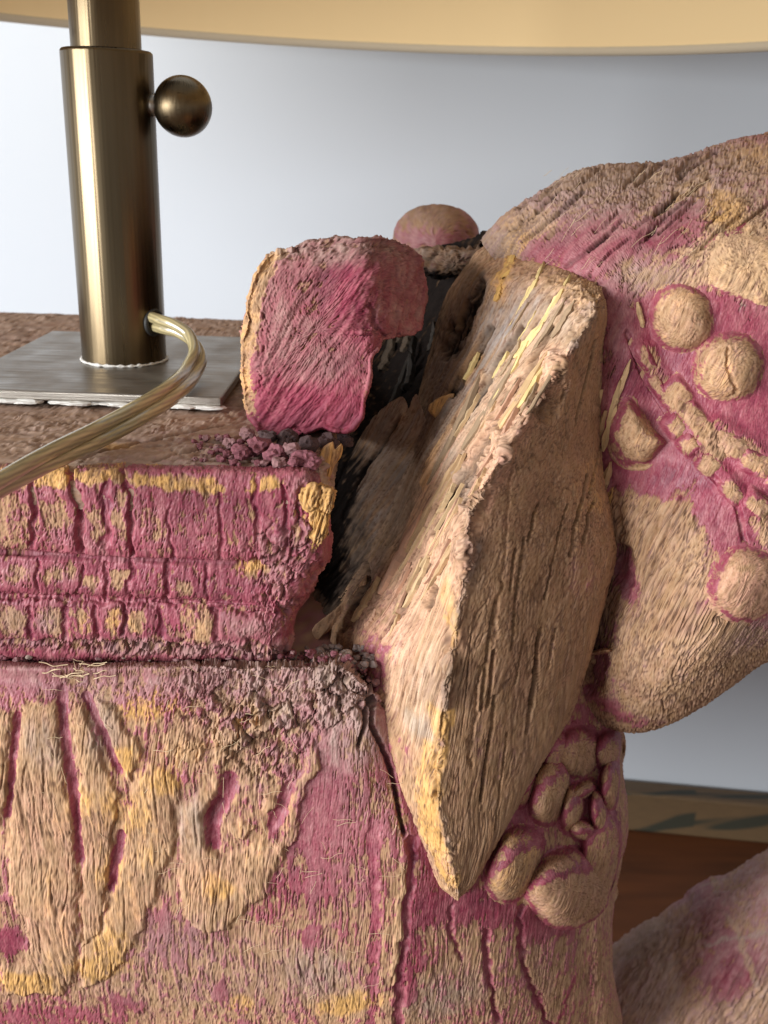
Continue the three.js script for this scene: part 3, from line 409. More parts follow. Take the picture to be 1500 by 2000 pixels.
addSculpt('ear', earSheet, {
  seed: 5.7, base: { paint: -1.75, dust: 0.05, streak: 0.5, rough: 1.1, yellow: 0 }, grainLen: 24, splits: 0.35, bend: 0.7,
  lean: (y) => 0.12 * y + 0.2 * (y - 335 + Math.hypot(y - 335, 22)),
  marks: [
    { t: 'p', p: [[1175, 575], [1110, 690], [1030, 810], [958, 925], [916, 1005], [902, 1130], [886, 1250], [868, 1360], [862, 1460], [880, 1600], [893, 1740], [960, 1700], [1100, 1450], [1240, 1100], [1260, 600]], e: 5, brown: 0.40, pale: -1, crisp: 1, pink: 0.05 },
    { t: 'p', p: [[930, 470], [1170, 560], [1100, 690], [955, 920], [912, 1000], [880, 1200], [860, 1400], [760, 1420], [640, 1200], [800, 850]], e: 20, terr: 0.75 }, { t: 'p', p: [[930, 520], [1180, 560], [1100, 700], [1000, 850], [900, 940], [820, 920], [860, 760]], e: 50, grey: 0.85, yellow: -0.5 },
    { t: 'l', p: [[1120, 620], [1040, 740], [950, 880], [850, 1030], [810, 1150], [790, 1280], [800, 1400]], w: 50, pale: 0.34 }, { t: 'l', p: [[1090, 720], [1000, 860], [900, 1000], [830, 1130], [780, 1250]], w: 40, pink: 0.5, yellow: 0.2, grey: -0.5 },
    { t: 'l', p: [[880, 880], [840, 980], [790, 1060]], w: 22, grey: 0.55 },
    { t: 'b', p: [[760, 1280]], r: [60, 90], pink: 0.4 }, { t: 'b', p: [[820, 1300]], r: [36, 110], rot: 5, grey: 0.4 },
    { t: 'b', p: [[735, 1320]], r: [34, 130], rot: -12, paint: 1.6 }, { t: 'b', p: [[690, 1230]], r: [30, 40], paint: 1.2 }, { t: 'b', p: [[775, 1470]], r: [30, 70], paint: 1.5 }, { t: 'b', p: [[840, 1690]], r: [22, 60], rot: -20, paint: 1.3 },
    { t: 'l', p: [[868, 1400], [852, 1480], [836, 1580], [845, 1640], [880, 1720]], w: 22, yellow: 1.2, pink: -0.4, brown: -0.7, grey: -0.5 }, { t: 'l', p: [[866, 1395], [856, 1480], [850, 1560]], w: 4, h: -1.2, dark: 0.4, crisp: 1 },
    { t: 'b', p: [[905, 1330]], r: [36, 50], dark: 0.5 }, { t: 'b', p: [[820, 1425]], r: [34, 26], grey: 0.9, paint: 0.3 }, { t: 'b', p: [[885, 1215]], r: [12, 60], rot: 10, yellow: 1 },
    // bright splinters on the grey broken wood
    { t: 'l', p: [[935, 695], [905, 740]], w: 8, yellow: 0.8, grey: -1, h: 0.5, crisp: 1 }, { t: 'l', p: [[1000, 500], [985, 545]], w: 10, yellow: 0.9, grey: -0.7, h: 0.4 }, { t: 'b', p: [[975, 570]], r: [12, 22], yellow: 1, grey: -0.8 },
    { t: 'l', p: [[945, 730], [900, 810], [850, 890], [830, 950]], w: 5, h: 0.7, yellow: 0.7, grey: -0.9, crisp: 1 },
    { t: 'b', p: [[1150, 570]], r: [46, 60], rot: 30, yellow: 0.45, grey: -0.8, lumps: 0.6, dust: 0.2 },
    // splits along the grain
    { t: 'l', p: [[1020, 640], [960, 740], [890, 830]], w: 4, h: -1.3, dark: 0.6, crisp: 1 }, { t: 'l', p: [[1080, 640], [1040, 720], [1020, 760]], w: 4, h: -1.0, dark: 0.5, crisp: 1 }, { t: 'l', p: [[960, 640], [930, 700], [880, 770]], w: 5, h: -1.4, dark: 0.6, crisp: 1 },
    { t: 'l', p: [[960, 840], [905, 930], [880, 980], [850, 1050]], w: 3.5, h: -1.2, dark: 0.5, crisp: 1 }, { t: 'l', p: [[840, 1100], [810, 1150], [780, 1200], [745, 1250]], w: 3, h: -1.0, dark: 0.5, crisp: 1 }, { t: 'l', p: [[850, 1150], [845, 1175], [835, 1185]], w: 5, h: -1.4, dark: 0.7, crisp: 1 },
    { t: 'l', p: [[720, 1120], [700, 1180], [665, 1230]], w: 4, h: -1.2, dark: 0.4, crisp: 1 }, { t: 'l', p: [[940, 560], [900, 640], [870, 690]], w: 9, h: -2, dark: 0.5 },
    // crest: torn edge
    { t: 'l', p: crest, w: 13, h: 0.2, lumps: 0.75, dust: 0.1, terr: -0.6 }, { t: 'l', p: crest, w: 6, grey: 0.3 }, { t: 'b', p: [[1062, 790]], r: [16, 34], rot: 30, h: -2.2, brown: 0.3 }, { t: 'b', p: [[1092, 735]], r: [20, 34], rot: 30, h: 1.3 }, { t: 'b', p: [[935, 985]], r: [18, 26], h: -1.8 }, { t: 'b', p: [[985, 880]], r: [12, 30], rot: 30, h: 1.2 }, { t: 'b', p: [[884, 1262]], r: [13, 34], h: -1.6 }, { t: 'b', p: [[905, 1080]], r: [14, 40], h: 1.2 }, { t: 'b', p: [[856, 1500]], r: [10, 34], h: -1.2 }, ...earSplits, { t: 'b', p: [[1075, 780]], r: [60, 26], rot: 55, lumps: 0.8, brown: 0.2 }, { t: 'b', p: [[920, 1050]], r: [24, 90], rot: 8, grey: 0.5, lumps: 0.5 },
    // darker flank of the ear
    { t: 'b', p: [[1060, 1100]], r: [60, 180], brown: 0.25 }, { t: 'b', p: [[1150, 970]], r: [40, 70], yellow: 0.4, brown: -0.25 }, { t: 'b', p: [[1190, 700]], r: [26, 70], paint: 1.8 }, { t: 'b', p: [[1140, 1120]], r: [36, 60], paint: 0.85, pink: 0.2 }, { t: 'b', p: [[960, 1480]], r: [60, 90], paint: 0.7, brown: 0.1 },
    { t: 'l', p: [[940, 1300], [925, 1400], [915, 1500]], w: 4, h: -0.7 }, { t: 'l', p: [[1000, 900], [985, 1100], [960, 1250]], w: 4, h: -0.6 },
    { t: 'p', p: [[600, 470], [850, 490], [880, 560], [860, 660], [820, 760], [760, 830], [600, 830]], e: 22, dark: 1.1, grey: -0.5 }, { t: 'l', p: [[925, 545], [880, 690], [835, 810], [790, 930], [745, 1045], [690, 1150]], w: 22, dark: 0.45, grey: 0.3 },  // shade of the hollow painted dark onto the inner edge of the ear
  ],
});

// --- hollow of the neck, its shade painted as near-black colour
let cavity;
{
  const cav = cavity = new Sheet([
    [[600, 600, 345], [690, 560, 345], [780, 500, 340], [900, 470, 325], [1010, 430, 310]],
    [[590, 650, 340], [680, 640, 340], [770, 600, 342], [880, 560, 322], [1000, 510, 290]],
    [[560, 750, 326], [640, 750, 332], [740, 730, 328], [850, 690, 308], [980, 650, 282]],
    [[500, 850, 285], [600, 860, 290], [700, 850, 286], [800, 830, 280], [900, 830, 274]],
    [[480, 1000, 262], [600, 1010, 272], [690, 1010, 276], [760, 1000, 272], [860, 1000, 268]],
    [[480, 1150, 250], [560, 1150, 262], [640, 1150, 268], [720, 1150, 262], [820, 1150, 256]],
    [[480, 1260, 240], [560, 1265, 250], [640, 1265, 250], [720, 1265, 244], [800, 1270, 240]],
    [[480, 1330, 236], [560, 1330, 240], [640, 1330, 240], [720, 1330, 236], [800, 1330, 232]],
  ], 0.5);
  addSculpt('neck_hollow', cav, { mat: shadedWood, seed: 2.2, dir: [0.45, 0.89], grainLen: 14, splits: 1, base: { paint: -2, dust: -0.6, brown: 0.9, dark: 1.05, rough: 1.6, terr: 0.8 }, marks: [{ t: 'b', p: [[600, 1250]], r: [50, 40], dust: 0.8, dark: -0.5 }, { t: 'b', p: [[610, 1200]], r: [26, 70], yellow: 0.5, dark: -0.25 }, { t: 'b', p: [[800, 620]], r: [120, 200], dark: 0.3 }] }, 'rotted hollow where the neck has broken open, shade painted in near black');
  // loose plank standing in the hollow, its upper end snapped off jagged
  const plank = new Sheet([
    [[700, 860, 281], [745, 800, 278], [785, 775, 275], [800, 798, 272], [815, 770, 270], [832, 822, 266], [862, 822, 262], [870, 830, 272]],
    [[680, 900, 279], [720, 870, 276], [770, 850, 271], [800, 850, 268], [825, 850, 265], [845, 860, 261], [858, 865, 258], [864, 865, 270]],
    [[650, 980, 274], [690, 970, 271], [735, 960, 266], [770, 960, 262], [795, 955, 259], [810, 960, 256], [822, 960, 254], [828, 960, 266]],
    [[640, 1060, 270], [665, 1060, 268], [700, 1060, 264], [730, 1060, 260], [750, 1058, 257], [765, 1060, 254], [780, 1060, 252], [785, 1060, 262]],
    [[625, 1130, 266], [645, 1130, 264], [668, 1130, 261], [690, 1130, 257], [705, 1130, 254], [715, 1130, 252], [730, 1130, 250], [735, 1130, 258]],
    [[600, 1200, 262], [615, 1200, 260], [630, 1200, 257], [645, 1200, 254], [655, 1200, 252], [665, 1200, 250], [680, 1200, 248], [685, 1200, 256]],
  ], 0.35);
  addSculpt('broken_plank', plank, { mat: shadedWood, seed: 9.4, dir: [0.5, 0.87], grainLen: 12, splits: 1.3, base: { paint: -2, brown: 0.5, grey: 0.55, dust: 0.1, rough: 1, terr: 0.5 }, marks: [{ t: 'b', p: [[800, 790]], r: [60, 40], yellow: 0.3, brown: -0.4 }, { t: 'b', p: [[780, 950]], r: [50, 60], dark: 0.4, lumps: 0.5 }, { t: 'b', p: [[660, 1060]], r: [70, 150], dark: 0.85 }, { t: 'l', p: [[690, 880], [650, 980], [630, 1120]], w: 30, dark: 0.6 }, { t: 'b', p: [[690, 940]], r: [16, 60], rot: -25, yellow: 0.3, brown: 0.2 }, { t: 'l', p: [[770, 830], [740, 880], [700, 930]], w: 3, h: -0.9, dark: 0.5, crisp: 1 }, { t: 'l', p: [[720, 900], [690, 960], [670, 1010]], w: 3, h: -0.9, dark: 0.5, crisp: 1 }] });  // dark marks paint the shade deep in the hollow onto the plank
}

// --- head
const headCols = 8;
const head = new Sheet([
  [[930, 520, 345], [985, 475, 348], [1060, 420, 352], [1150, 385, 354], [1300, 370, 354], [1440, 330, 354], [1600, 300, 354], [1640, 290, 354]],
  [[934, 492, 315], [985, 440, 318], [1060, 388, 320], [1150, 346, 322], [1300, 330, 322], [1440, 290, 322], [1600, 260, 322], [1640, 250, 322]],
  [[940, 470, 290], [985, 420, 292], [1060, 368, 294], [1150, 328, 295], [1300, 313, 295], [1440, 272, 295], [1600, 240, 295], [1640, 230, 295]],
  [[948, 485, 277], [1000, 440, 275], [1075, 400, 273], [1160, 370, 272], [1300, 350, 272], [1440, 318, 272], [1600, 290, 272], [1640, 280, 274]],
  [[990, 530, 270], [1040, 500, 264], [1110, 470, 259], [1190, 445, 256], [1310, 430, 254], [1440, 405, 254], [1600, 390, 254], [1640, 380, 258]],
  [[1080, 600, 264], [1130, 570, 253], [1185, 550, 248], [1250, 545, 247], [1330, 535, 245], [1450, 520, 244], [1600, 510, 244], [1640, 500, 250]],
  [[1110, 700, 264], [1172, 690, 246], [1225, 680, 243], [1280, 670, 244], [1350, 660, 241], [1460, 650, 239], [1600, 640, 240], [1640, 630, 246]],
  [[1100, 800, 264], [1165, 800, 246], [1215, 800, 242], [1280, 800, 241], [1360, 790, 237], [1470, 780, 235], [1600, 770, 236], [1640, 760, 242]],
  [[1100, 920, 266], [1160, 930, 248], [1215, 930, 243], [1285, 930, 236], [1375, 920, 231], [1480, 910, 229], [1600, 900, 231], [1640, 890, 238]],
  [[1110, 1060, 265], [1160, 1060, 249], [1215, 1060, 239], [1290, 1055, 230], [1385, 1045, 225], [1490, 1030, 224], [1610, 1020, 228], [1640, 1010, 236]],
  [[1085, 1190, 264], [1140, 1190, 247], [1200, 1185, 235], [1285, 1180, 224], [1385, 1165, 219], [1490, 1140, 220], [1610, 1110, 227], [1640, 1090, 238]],
  [[1065, 1290, 264], [1120, 1295, 247], [1185, 1295, 234], [1275, 1285, 223], [1380, 1260, 219.5], [1490, 1205, 224], [1610, 1170, 232], [1640, 1150, 244]],
  [[1070, 1350, 266], [1120, 1360, 249], [1180, 1370, 237], [1270, 1375, 227], [1385, 1320, 226], [1495, 1252, 231], [1610, 1215, 239], [1640, 1190, 250]],
  [[1090, 1380, 272], [1130, 1400, 258], [1190, 1425, 248], [1272, 1428, 240], [1388, 1371, 238], [1500, 1292, 243], [1610, 1250, 250], [1640, 1220, 260]],
  [[1090, 1370, 292], [1130, 1380, 284], [1190, 1400, 278], [1270, 1400, 272], [1380, 1345, 268], [1495, 1272, 270], [1610, 1230, 276], [1640, 1205, 285]],
].map((r) => { const [x, y, d] = r[7]; return [...r, [1730, y + 0.02 * (700 - y), d + (d > 300 ? 6 : 26)], [1745, y + 0.05 * (700 - y), d + (d > 300 ? 14 : 75)]]; }), SP);
const headCracks = []; { const R = rng(52); for (let i = 0; i < 34; i++) { const x0 = 990 + R() * 480, y0 = 345 + R() * 200 - (x0 - 990) * 0.08, L = 25 + R() * 90; headCracks.push({ t: 'l', p: [0, 0.4, 1].map((k) => [x0 + L * 0.72 * k + (R() - 0.5) * 6, y0 - L * 0.62 * k + (R() - 0.5) * 6]), w: 1.5 + R() * 2, h: -0.5 - R() * 0.6, dark: 0.25 + 0.3 * R(), crisp: 1 }); } }
const o8 = [950, 200], s8 = 2.727, o9 = [950, 850], s9 = 2.727;
addSculpt('head', head, {
  seed: 1.9, base: { paint: 0.05, dust: 0.14, streak: 0.9, rough: 1.15 }, grainLen: 18, splits: 0.5, bend: 0.8, gc: 1.5,
  lean: (y) => 0.3 * y + 0.38 * (y - 412 + Math.hypot(y - 412, 12)),
  marks: [
    { t: 'b', p: [[1230, 400]], r: [330, 110], rot: 12, terr: 0.5, lumps: 0.22, rough: 0.1 }, ...headCracks, { t: 'b', p: [[1200, 350]], r: [290, 70], rot: 12, dust: 0.5, paint: -0.05 }, { t: 'b', p: [[1180, 340]], r: [120, 26], rot: 8, brown: 0.4, yellow: 0.3, paint: -0.7 }, { t: 'b', p: [[960, 510]], r: [50, 60], dust: 0.7, paint: -0.6 },
    { t: 'b', p: [[1040, 440]], r: [40, 26], paint: -1.3, yellow: 0.2, crisp: 1 }, { t: 'b', p: [[1000, 480]], r: [22, 34], rot: -25, paint: -1.2, yellow: 0.9 },
    { t: 'b', p: [[1160, 470]], r: [150, 46], rot: 15, paint: 0.8 }, { t: 'b', p: [[1330, 450]], r: [90, 60], rot: 20, paint: 0.6 }, { t: 'b', p: [[1410, 400]], r: [40, 40], paint: -1.2, yellow: 0.8 }, { t: 'b', p: [[1470, 310]], r: [50, 26], rot: 20, paint: -0.9, yellow: 0.5 }, { t: 'b', p: [[1490, 400]], r: [40, 60], paint: -0.5, grey: 0.3 },
    { t: 'l', p: [[1290, 350], [1250, 420], [1225, 440]], w: 9, paint: -1, yellow: 0.4 }, { t: 'l', p: [[1340, 360], [1280, 420]], w: 8, paint: -1, yellow: 0.4 }, { t: 'l', p: [[1380, 330], [1330, 390]], w: 7, paint: -0.8, yellow: 0.4 },
    { t: 'b', p: [[1440, 510]], r: [95, 70], rot: 0, paint: -1.5, yellow: 0.2, pale: 0.4, h: 1.6, lumps: 0.4 }, { t: 'b', p: [[1460, 480]], r: [60, 30], paint: -1, yellow: 0.3 }, { t: 'b', p: [[1450, 610]], r: [34, 22], grey: 0.9, paint: -0.6 },
    { t: 'b', p: [[1270, 540]], r: [60, 40], paint: -0.6, dust: 0.4 }, { t: 'b', p: [[1200, 620]], r: [46, 70], paint: 0.8, dust: 0.1 },
    { t: 'p', p: [[1200, 700], [1260, 560], [1400, 560], [1800, 640], [1800, 1000], [1440, 1020], [1250, 970], [1170, 920], [1160, 840]], e: 30, paint: 1.15, dust: -0.12, streak: -0.25 },
    { t: 'l', p: [[1225, 650], [1250, 720], [1300, 800], [1345, 880], [1400, 940], [1440, 990], [1455, 1060]], w: 5, h: -0.9, paint: 0.6, crisp: 1 },
    { t: 'b', p: [[1245, 940]], r: [80, 40], paint: 0.5, h: -0.8 }, { t: 'l', p: [[1262, 690], [1300, 765], [1350, 850], [1400, 920], [1450, 985], [1520, 1060]], w: 20, h: 1.1, paint: -1.3, crisp: 1 }, { t: 'l', p: [[1330, 775], [1375, 840], [1400, 880]], w: 16, h: 1.1, paint: -1.3, crisp: 1 }, { t: 'l', p: [[1400, 845], [1450, 880], [1500, 912], [1600, 975]], w: 28, h: 1.1, paint: -1.2, crisp: 1 },
    { t: 'p', p: [[1150, 940], [1175, 960], [1260, 950], [1340, 930], [1395, 900], [1370, 1000], [1400, 1120], [1480, 1210], [1600, 1230], [1500, 1400], [1100, 1500], [1040, 1300], [1120, 1000]], e: 34, paint: -1.65, yellow: -0.25, brown: 0.12 },
    { t: 'b', p: [[1420, 1010]], r: [42, 85], rot: 20, paint: 1.5, crisp: 0 }, { t: 'b', p: [[1385, 1180]], r: [24, 36], rot: -30, paint: 1.3 }, { t: 'b', p: [[1220, 1140]], r: [18, 44], rot: 8, paint: 2.2, h: -1.8 }, { t: 'l', p: [[1215, 1080], [1195, 1150], [1170, 1270], [1150, 1350]], w: 16, h: -1.6, dark: 0.35, paint: 1.2 },
    { t: 'l', p: [[1400, 1210], [1450, 1200], [1500, 1165], [1560, 1120]], w: 6, h: -1.2, crisp: 1, paint: 0.4 }, { t: 'b', p: [[1480, 1230]], r: [70, 50], rot: 30, paint: 1.15, dust: 0.35 }, { t: 'b', p: [[1200, 1390]], r: [90, 26], rot: -12, paint: 1.9 }, { t: 'b', p: [[1180, 1330]], r: [30, 60], rot: 20, paint: 0.9 },
    { t: 'l', p: [[1205, 990], [1215, 1040]], w: 4, h: -0.9, crisp: 1 }, { t: 'l', p: [[1290, 1010], [1265, 1090], [1240, 1150]], w: 3.5, h: -0.8, crisp: 1 }, { t: 'l', p: [[1330, 970], [1300, 1050], [1270, 1120]], w: 3.5, h: -0.8, crisp: 1 },
    { t: 'l', p: [[1190, 930], [1185, 1000], [1160, 1080]], w: 10, yellow: 0.5 }, { t: 'b', p: [[1170, 970]], r: [20, 50], yellow: 0.8 },
  ],
}, 'domed head with a studded bridle');

// --- splinters still clinging to the torn side of the ear: each a shard along the grain
{
  const R = rng(404), shard = (sheet, x0, y0, x1, y1, wpx, th, lift, col, name = 'splinter') => {
    const n = 12, pos = [], colr = [], pts = [], a = sheet.hit(x0, y0), s0 = R() * 50;
    for (let i = 0; i <= n; i++) { const t = i / n, h = sheet.hit(x0 + (x1 - x0) * t, y0 + (y1 - y0) * t); pts.push(h); }
    const V = (h) => new THREE.Vector3(h.x, h.y, h.z), A = V(pts[0]), B = V(pts[n]), T = B.clone().sub(A).normalize(), N = new THREE.Vector3(...pts[n >> 1].n), S = new THREE.Vector3().crossVectors(N, T).normalize(); N.crossVectors(T, S);
    const W = wpx * a.k / 2, rows = pts.map((h, i) => {
      const t = i / n, prof = Math.min(1, t * 5 + 0.25 + 0.3 * R()) * Math.min(1, (1 - t) * 3.2 + 0.12), wl = W * prof * (0.8 + 0.5 * noise(t * 7 + s0, 1.5, 2)), wr = W * prof * (0.8 + 0.5 * noise(t * 8, s0, 7)), base = A.clone().lerp(B, t).lerp(V(h), 0.75).addScaledVector(N, 0.25 + lift * t * t), e = th * (0.6 + 0.5 * noise(t * 6, 3, s0));
      const q = (s, u) => base.clone().addScaledVector(S, s).addScaledVector(N, u);
      return [q(-wl, -0.5), q(-wl * 0.9, e), q(-wl * 0.15, e * 1.35), q(wr * 0.4, e * 0.9), q(wr * 0.95, e * 0.8), q(wr, -0.5)];
    });
    const put = (p, v) => { pos.push(p.x / 1000 - ORG[0], p.y / 1000 - ORG[1], p.z / 1000 - ORG[2]); colr.push(col[0] * v, col[1] * v, col[2] * v); };
    for (let i = 0; i < n; i++) for (let k = 0; k < 5; k++) { const v = 0.8 + 0.35 * noise(k * 1.7 + s0, i * 0.25, 1) + 0.1 * R(); for (const p of [rows[i][k], rows[i + 1][k], rows[i][k + 1], rows[i][k + 1], rows[i + 1][k], rows[i + 1][k + 1]]) put(p, v); }
    const g = new THREE.BufferGeometry(); g.setAttribute('position', new THREE.Float32BufferAttribute(pos, 3)); g.setAttribute('color', new THREE.Float32BufferAttribute(colr, 3)); g.computeVertexNormals();
    return part(name, g, crumbly, animal);
  };
  const straw = [0.74, 0.55, 0.24], tan = [0.56, 0.36, 0.19], grey = [0.37, 0.25, 0.15], pinkish = [0.60, 0.34, 0.22];
  shard(earSheet, 985, 672, 1066, 515, 20, 0.7, 0.3, straw); shard(earSheet, 1040, 672, 1116, 540, 18, 0.7, 0.4, straw); shard(earSheet, 1006, 700, 1066, 632, 30, 0.6, 0.3, straw); shard(earSheet, 908, 742, 938, 690, 16, 0.6, 0.3, straw); shard(earSheet, 985, 545, 1004, 495, 22, 0.6, 0.2, [0.66, 0.4, 0.12]); shard(earSheet, 968, 590, 982, 556, 18, 0.6, 0.2, [0.6, 0.34, 0.1]);
  shard(earSheet, 838, 950, 945, 735, 26, 0.9, 0.5, grey); shard(earSheet, 800, 1060, 905, 890, 34, 1.0, 0.4, tan); shard(earSheet, 742, 1160, 830, 1000, 34, 1.0, 0.5, pinkish); shard(earSheet, 905, 880, 1015, 705, 30, 0.8, 0.5, grey); shard(earSheet, 960, 860, 1075, 690, 30, 0.7, 0.4, [0.62, 0.4, 0.2]); shard(earSheet, 690, 1215, 745, 1130, 26, 0.9, 0.5, tan);
  for (let i = 0; i < 16; i++) { const x = 730 + R() * 140, y = 650 + R() * 190, L = 50 + R() * 90; shard(cavity, x, y, x + L * 0.45, y - L, 10 + R() * 20, 1.2 + R() * 1.5, 1 + R() * 3, R() < 0.6 ? [0.022, 0.015, 0.01] : [0.06, 0.038, 0.022]); }  // splinters inside the hollow, coloured near black to carry its shade
  for (const [x0, y0, x1, y1, w] of [[1140, 930, 1188, 800, 22], [1178, 880, 1212, 740, 16], [1165, 1000, 1195, 900, 18], [1196, 800, 1232, 700, 13], [1150, 860, 1180, 760, 14], [1255, 640, 1243, 590, 12]]) shard(head, x0, y0, x1, y1, w, 0.8, 0.4, R() < 0.5 ? tan : [0.6, 0.4, 0.2]);
  for (let i = 0; i < 46; i++) {
    const t = R(), x = 1120 - t * 330 - R() * 110, y = 600 + t * 640 + R() * 60, L = 40 + R() * 110, f = 0.55 - t * 0.1; if (y - L < 560) continue;
    shard(earSheet, x, y, x + L * f, y - L * 0.84, 5 + R() * 14, 0.3 + R() * 0.5, R() * 0.5, t < 0.3 ? (R() < 0.7 ? grey : straw) : R() < 0.4 ? pinkish : R() < 0.7 ? tan : [0.64, 0.44, 0.24]);
  }
}

// --- raised ornaments carved on head and chest: each a piece of its own
const lump = (name, sheet, cx, cy, rx, ry, rot, high, opt = {}) => {
  
  const outl = (opt.outline || ell(cx, cy, rx, ry, rot, opt.pw || 2.2)).map(([x, y], i) => { const k = 1 + 0.1 * noise(i * 0.55 + cx * 0.37, cy * 0.21, 0.5); return [cx + (x - cx) * k, cy + (y - cy) * k]; }), S = [];
  const mean = outl.reduce((a, [x, y]) => a + Math.hypot(x - cx, y - cy), 0) / outl.length, k1 = 5 / mean, k2 = 11 / mean;
  const prof = [[0.002, 1], [0.25, 0.975], [0.48, 0.89], [0.68, 0.74], [0.82, 0.54], [0.93, 0.28], [1 + 0.2 * k1, 0.1], [1 + k1, 0.02], [1 + k2, -0.03], [1 + k2 * 1.3, -0.14]];
  for (const [s, t] of prof) S.push(outl.map(([x, y]) => { const X = cx + (x - cx) * s, Y = cy + (y - cy) * s; return [X, Y, -sheet.hit(X, Y).z - high * t]; }));
  const sh = new Sheet(S, opt.sp || [0.3, 0.3], true);
  return addSculpt(name, sh, { seed: sheet === head ? 1.9 : 3.3, lean: opt.lean, base: { paint: -1.35, dust: 0.05, streak: 0.6, rough: 0.8, yellow: 0, ...opt.base }, grainLen: opt.grainLen || 14, splits: 0.1, bend: 0.5, dir: opt.dir || [0.34, 0.94], marks: [{ t: 'l', p: [...outl, outl[0]].map(([x, y]) => [cx + (x - cx) * 1.04, cy + (y - cy) * 1.04]), w: 7, paint: 1.7 }, ...(opt.marks || [])] }, opt.label);
};
lump('bridle_stud', head, 1332, 622, 60, 62, 0, 4.6, { base: { yellow: 0 } });
lump('bridle_stud', head, 1424, 718, 68, 62, 0, 5.2, { marks: [{ t: 'l', p: [[1420, 680], [1425, 740], [1435, 770]], w: 4, h: -0.7 }] });
lump('bridle_stud', head, 1246, 858, 0, 0, 0, 6.5, { outline: [[1290, 880], [1262, 905], [1228, 905], [1203, 885], [1188, 850], [1196, 812], [1220, 785], [1240, 790], [1258, 815], [1275, 840], [1300, 862]].map((q) => q) });
lump('bridle_stud', head, 1455, 1140, 68, 70, 30, 4, { base: { pink: 0.35 }, label: 'bridle stud with a reddish stain' });
lump('forehead_plate', head, 1462, 520, 92, 72, 15, 3.0, { base: { yellow: 0.25, pale: 0.4, paint: -1.4, lumps: 0.35 }, pw: 2.8 });
const straps = [[1263, 700, 14, 34, -28], [1285, 755, 14, 28, -32], [1318, 770, 30, 34, -38], [1352, 815, 26, 32, -38], [1318, 830, 22, 26, -38], [1345, 868, 20, 24, -40], [1385, 905, 24, 26, -42], [1382, 855, 18, 24, -40], [1425, 868, 26, 44, -62], [1478, 905, 26, 40, -66], [1428, 960, 20, 30, -40], [1480, 985, 24, 34, -50], [1535, 940, 26, 44, -66]];
for (const [x, y, a, b, r] of straps) lump('strap_segment', head, x, y, a * 1.0, b * 1.0, r, 1.9, { pw: 4, base: { paint: -0.95 } });
const tas = [[1005, 1688, 44, 72, 24, 6.5, { yellow: 0.25 }], [1112, 1735, 74, 68, -35, 8, { pink: 0.15 }], [1170, 1680, 34, 90, 8, 5, { paint: -0.5 }], [1073, 1545, 34, 62, 14, 6.5, {}], [1030, 1535, 16, 40, 20, 4, { paint: -0.3 }], [1118, 1575, 20, 44, 10, 5, { paint: -0.9 }], [1140, 1622, 26, 18, 20, 5, {}], [1168, 1585, 16, 44, -6, 5.5, {}], [1138, 1545, 28, 16, -30, 5, {}], [1190, 1530, 18, 50, 4, 5, { paint: -0.6 }], [1130, 1470, 40, 46, 12, 4, {}], [1185, 1465, 24, 36, 8, 4, { paint: -0.5 }], [1085, 1470, 22, 40, 16, 4, { paint: -0.7 }]];
for (const [x, y, a, b, r, hh, bs] of tas) lump('necklace_bead', body, x, y, a * 1.08, b * 1.06, r, hh * 1.5, { base: { paint: -1.1, brown: 0.15, ...bs }, grainLen: 8, dir: [0.2, 0.98] });

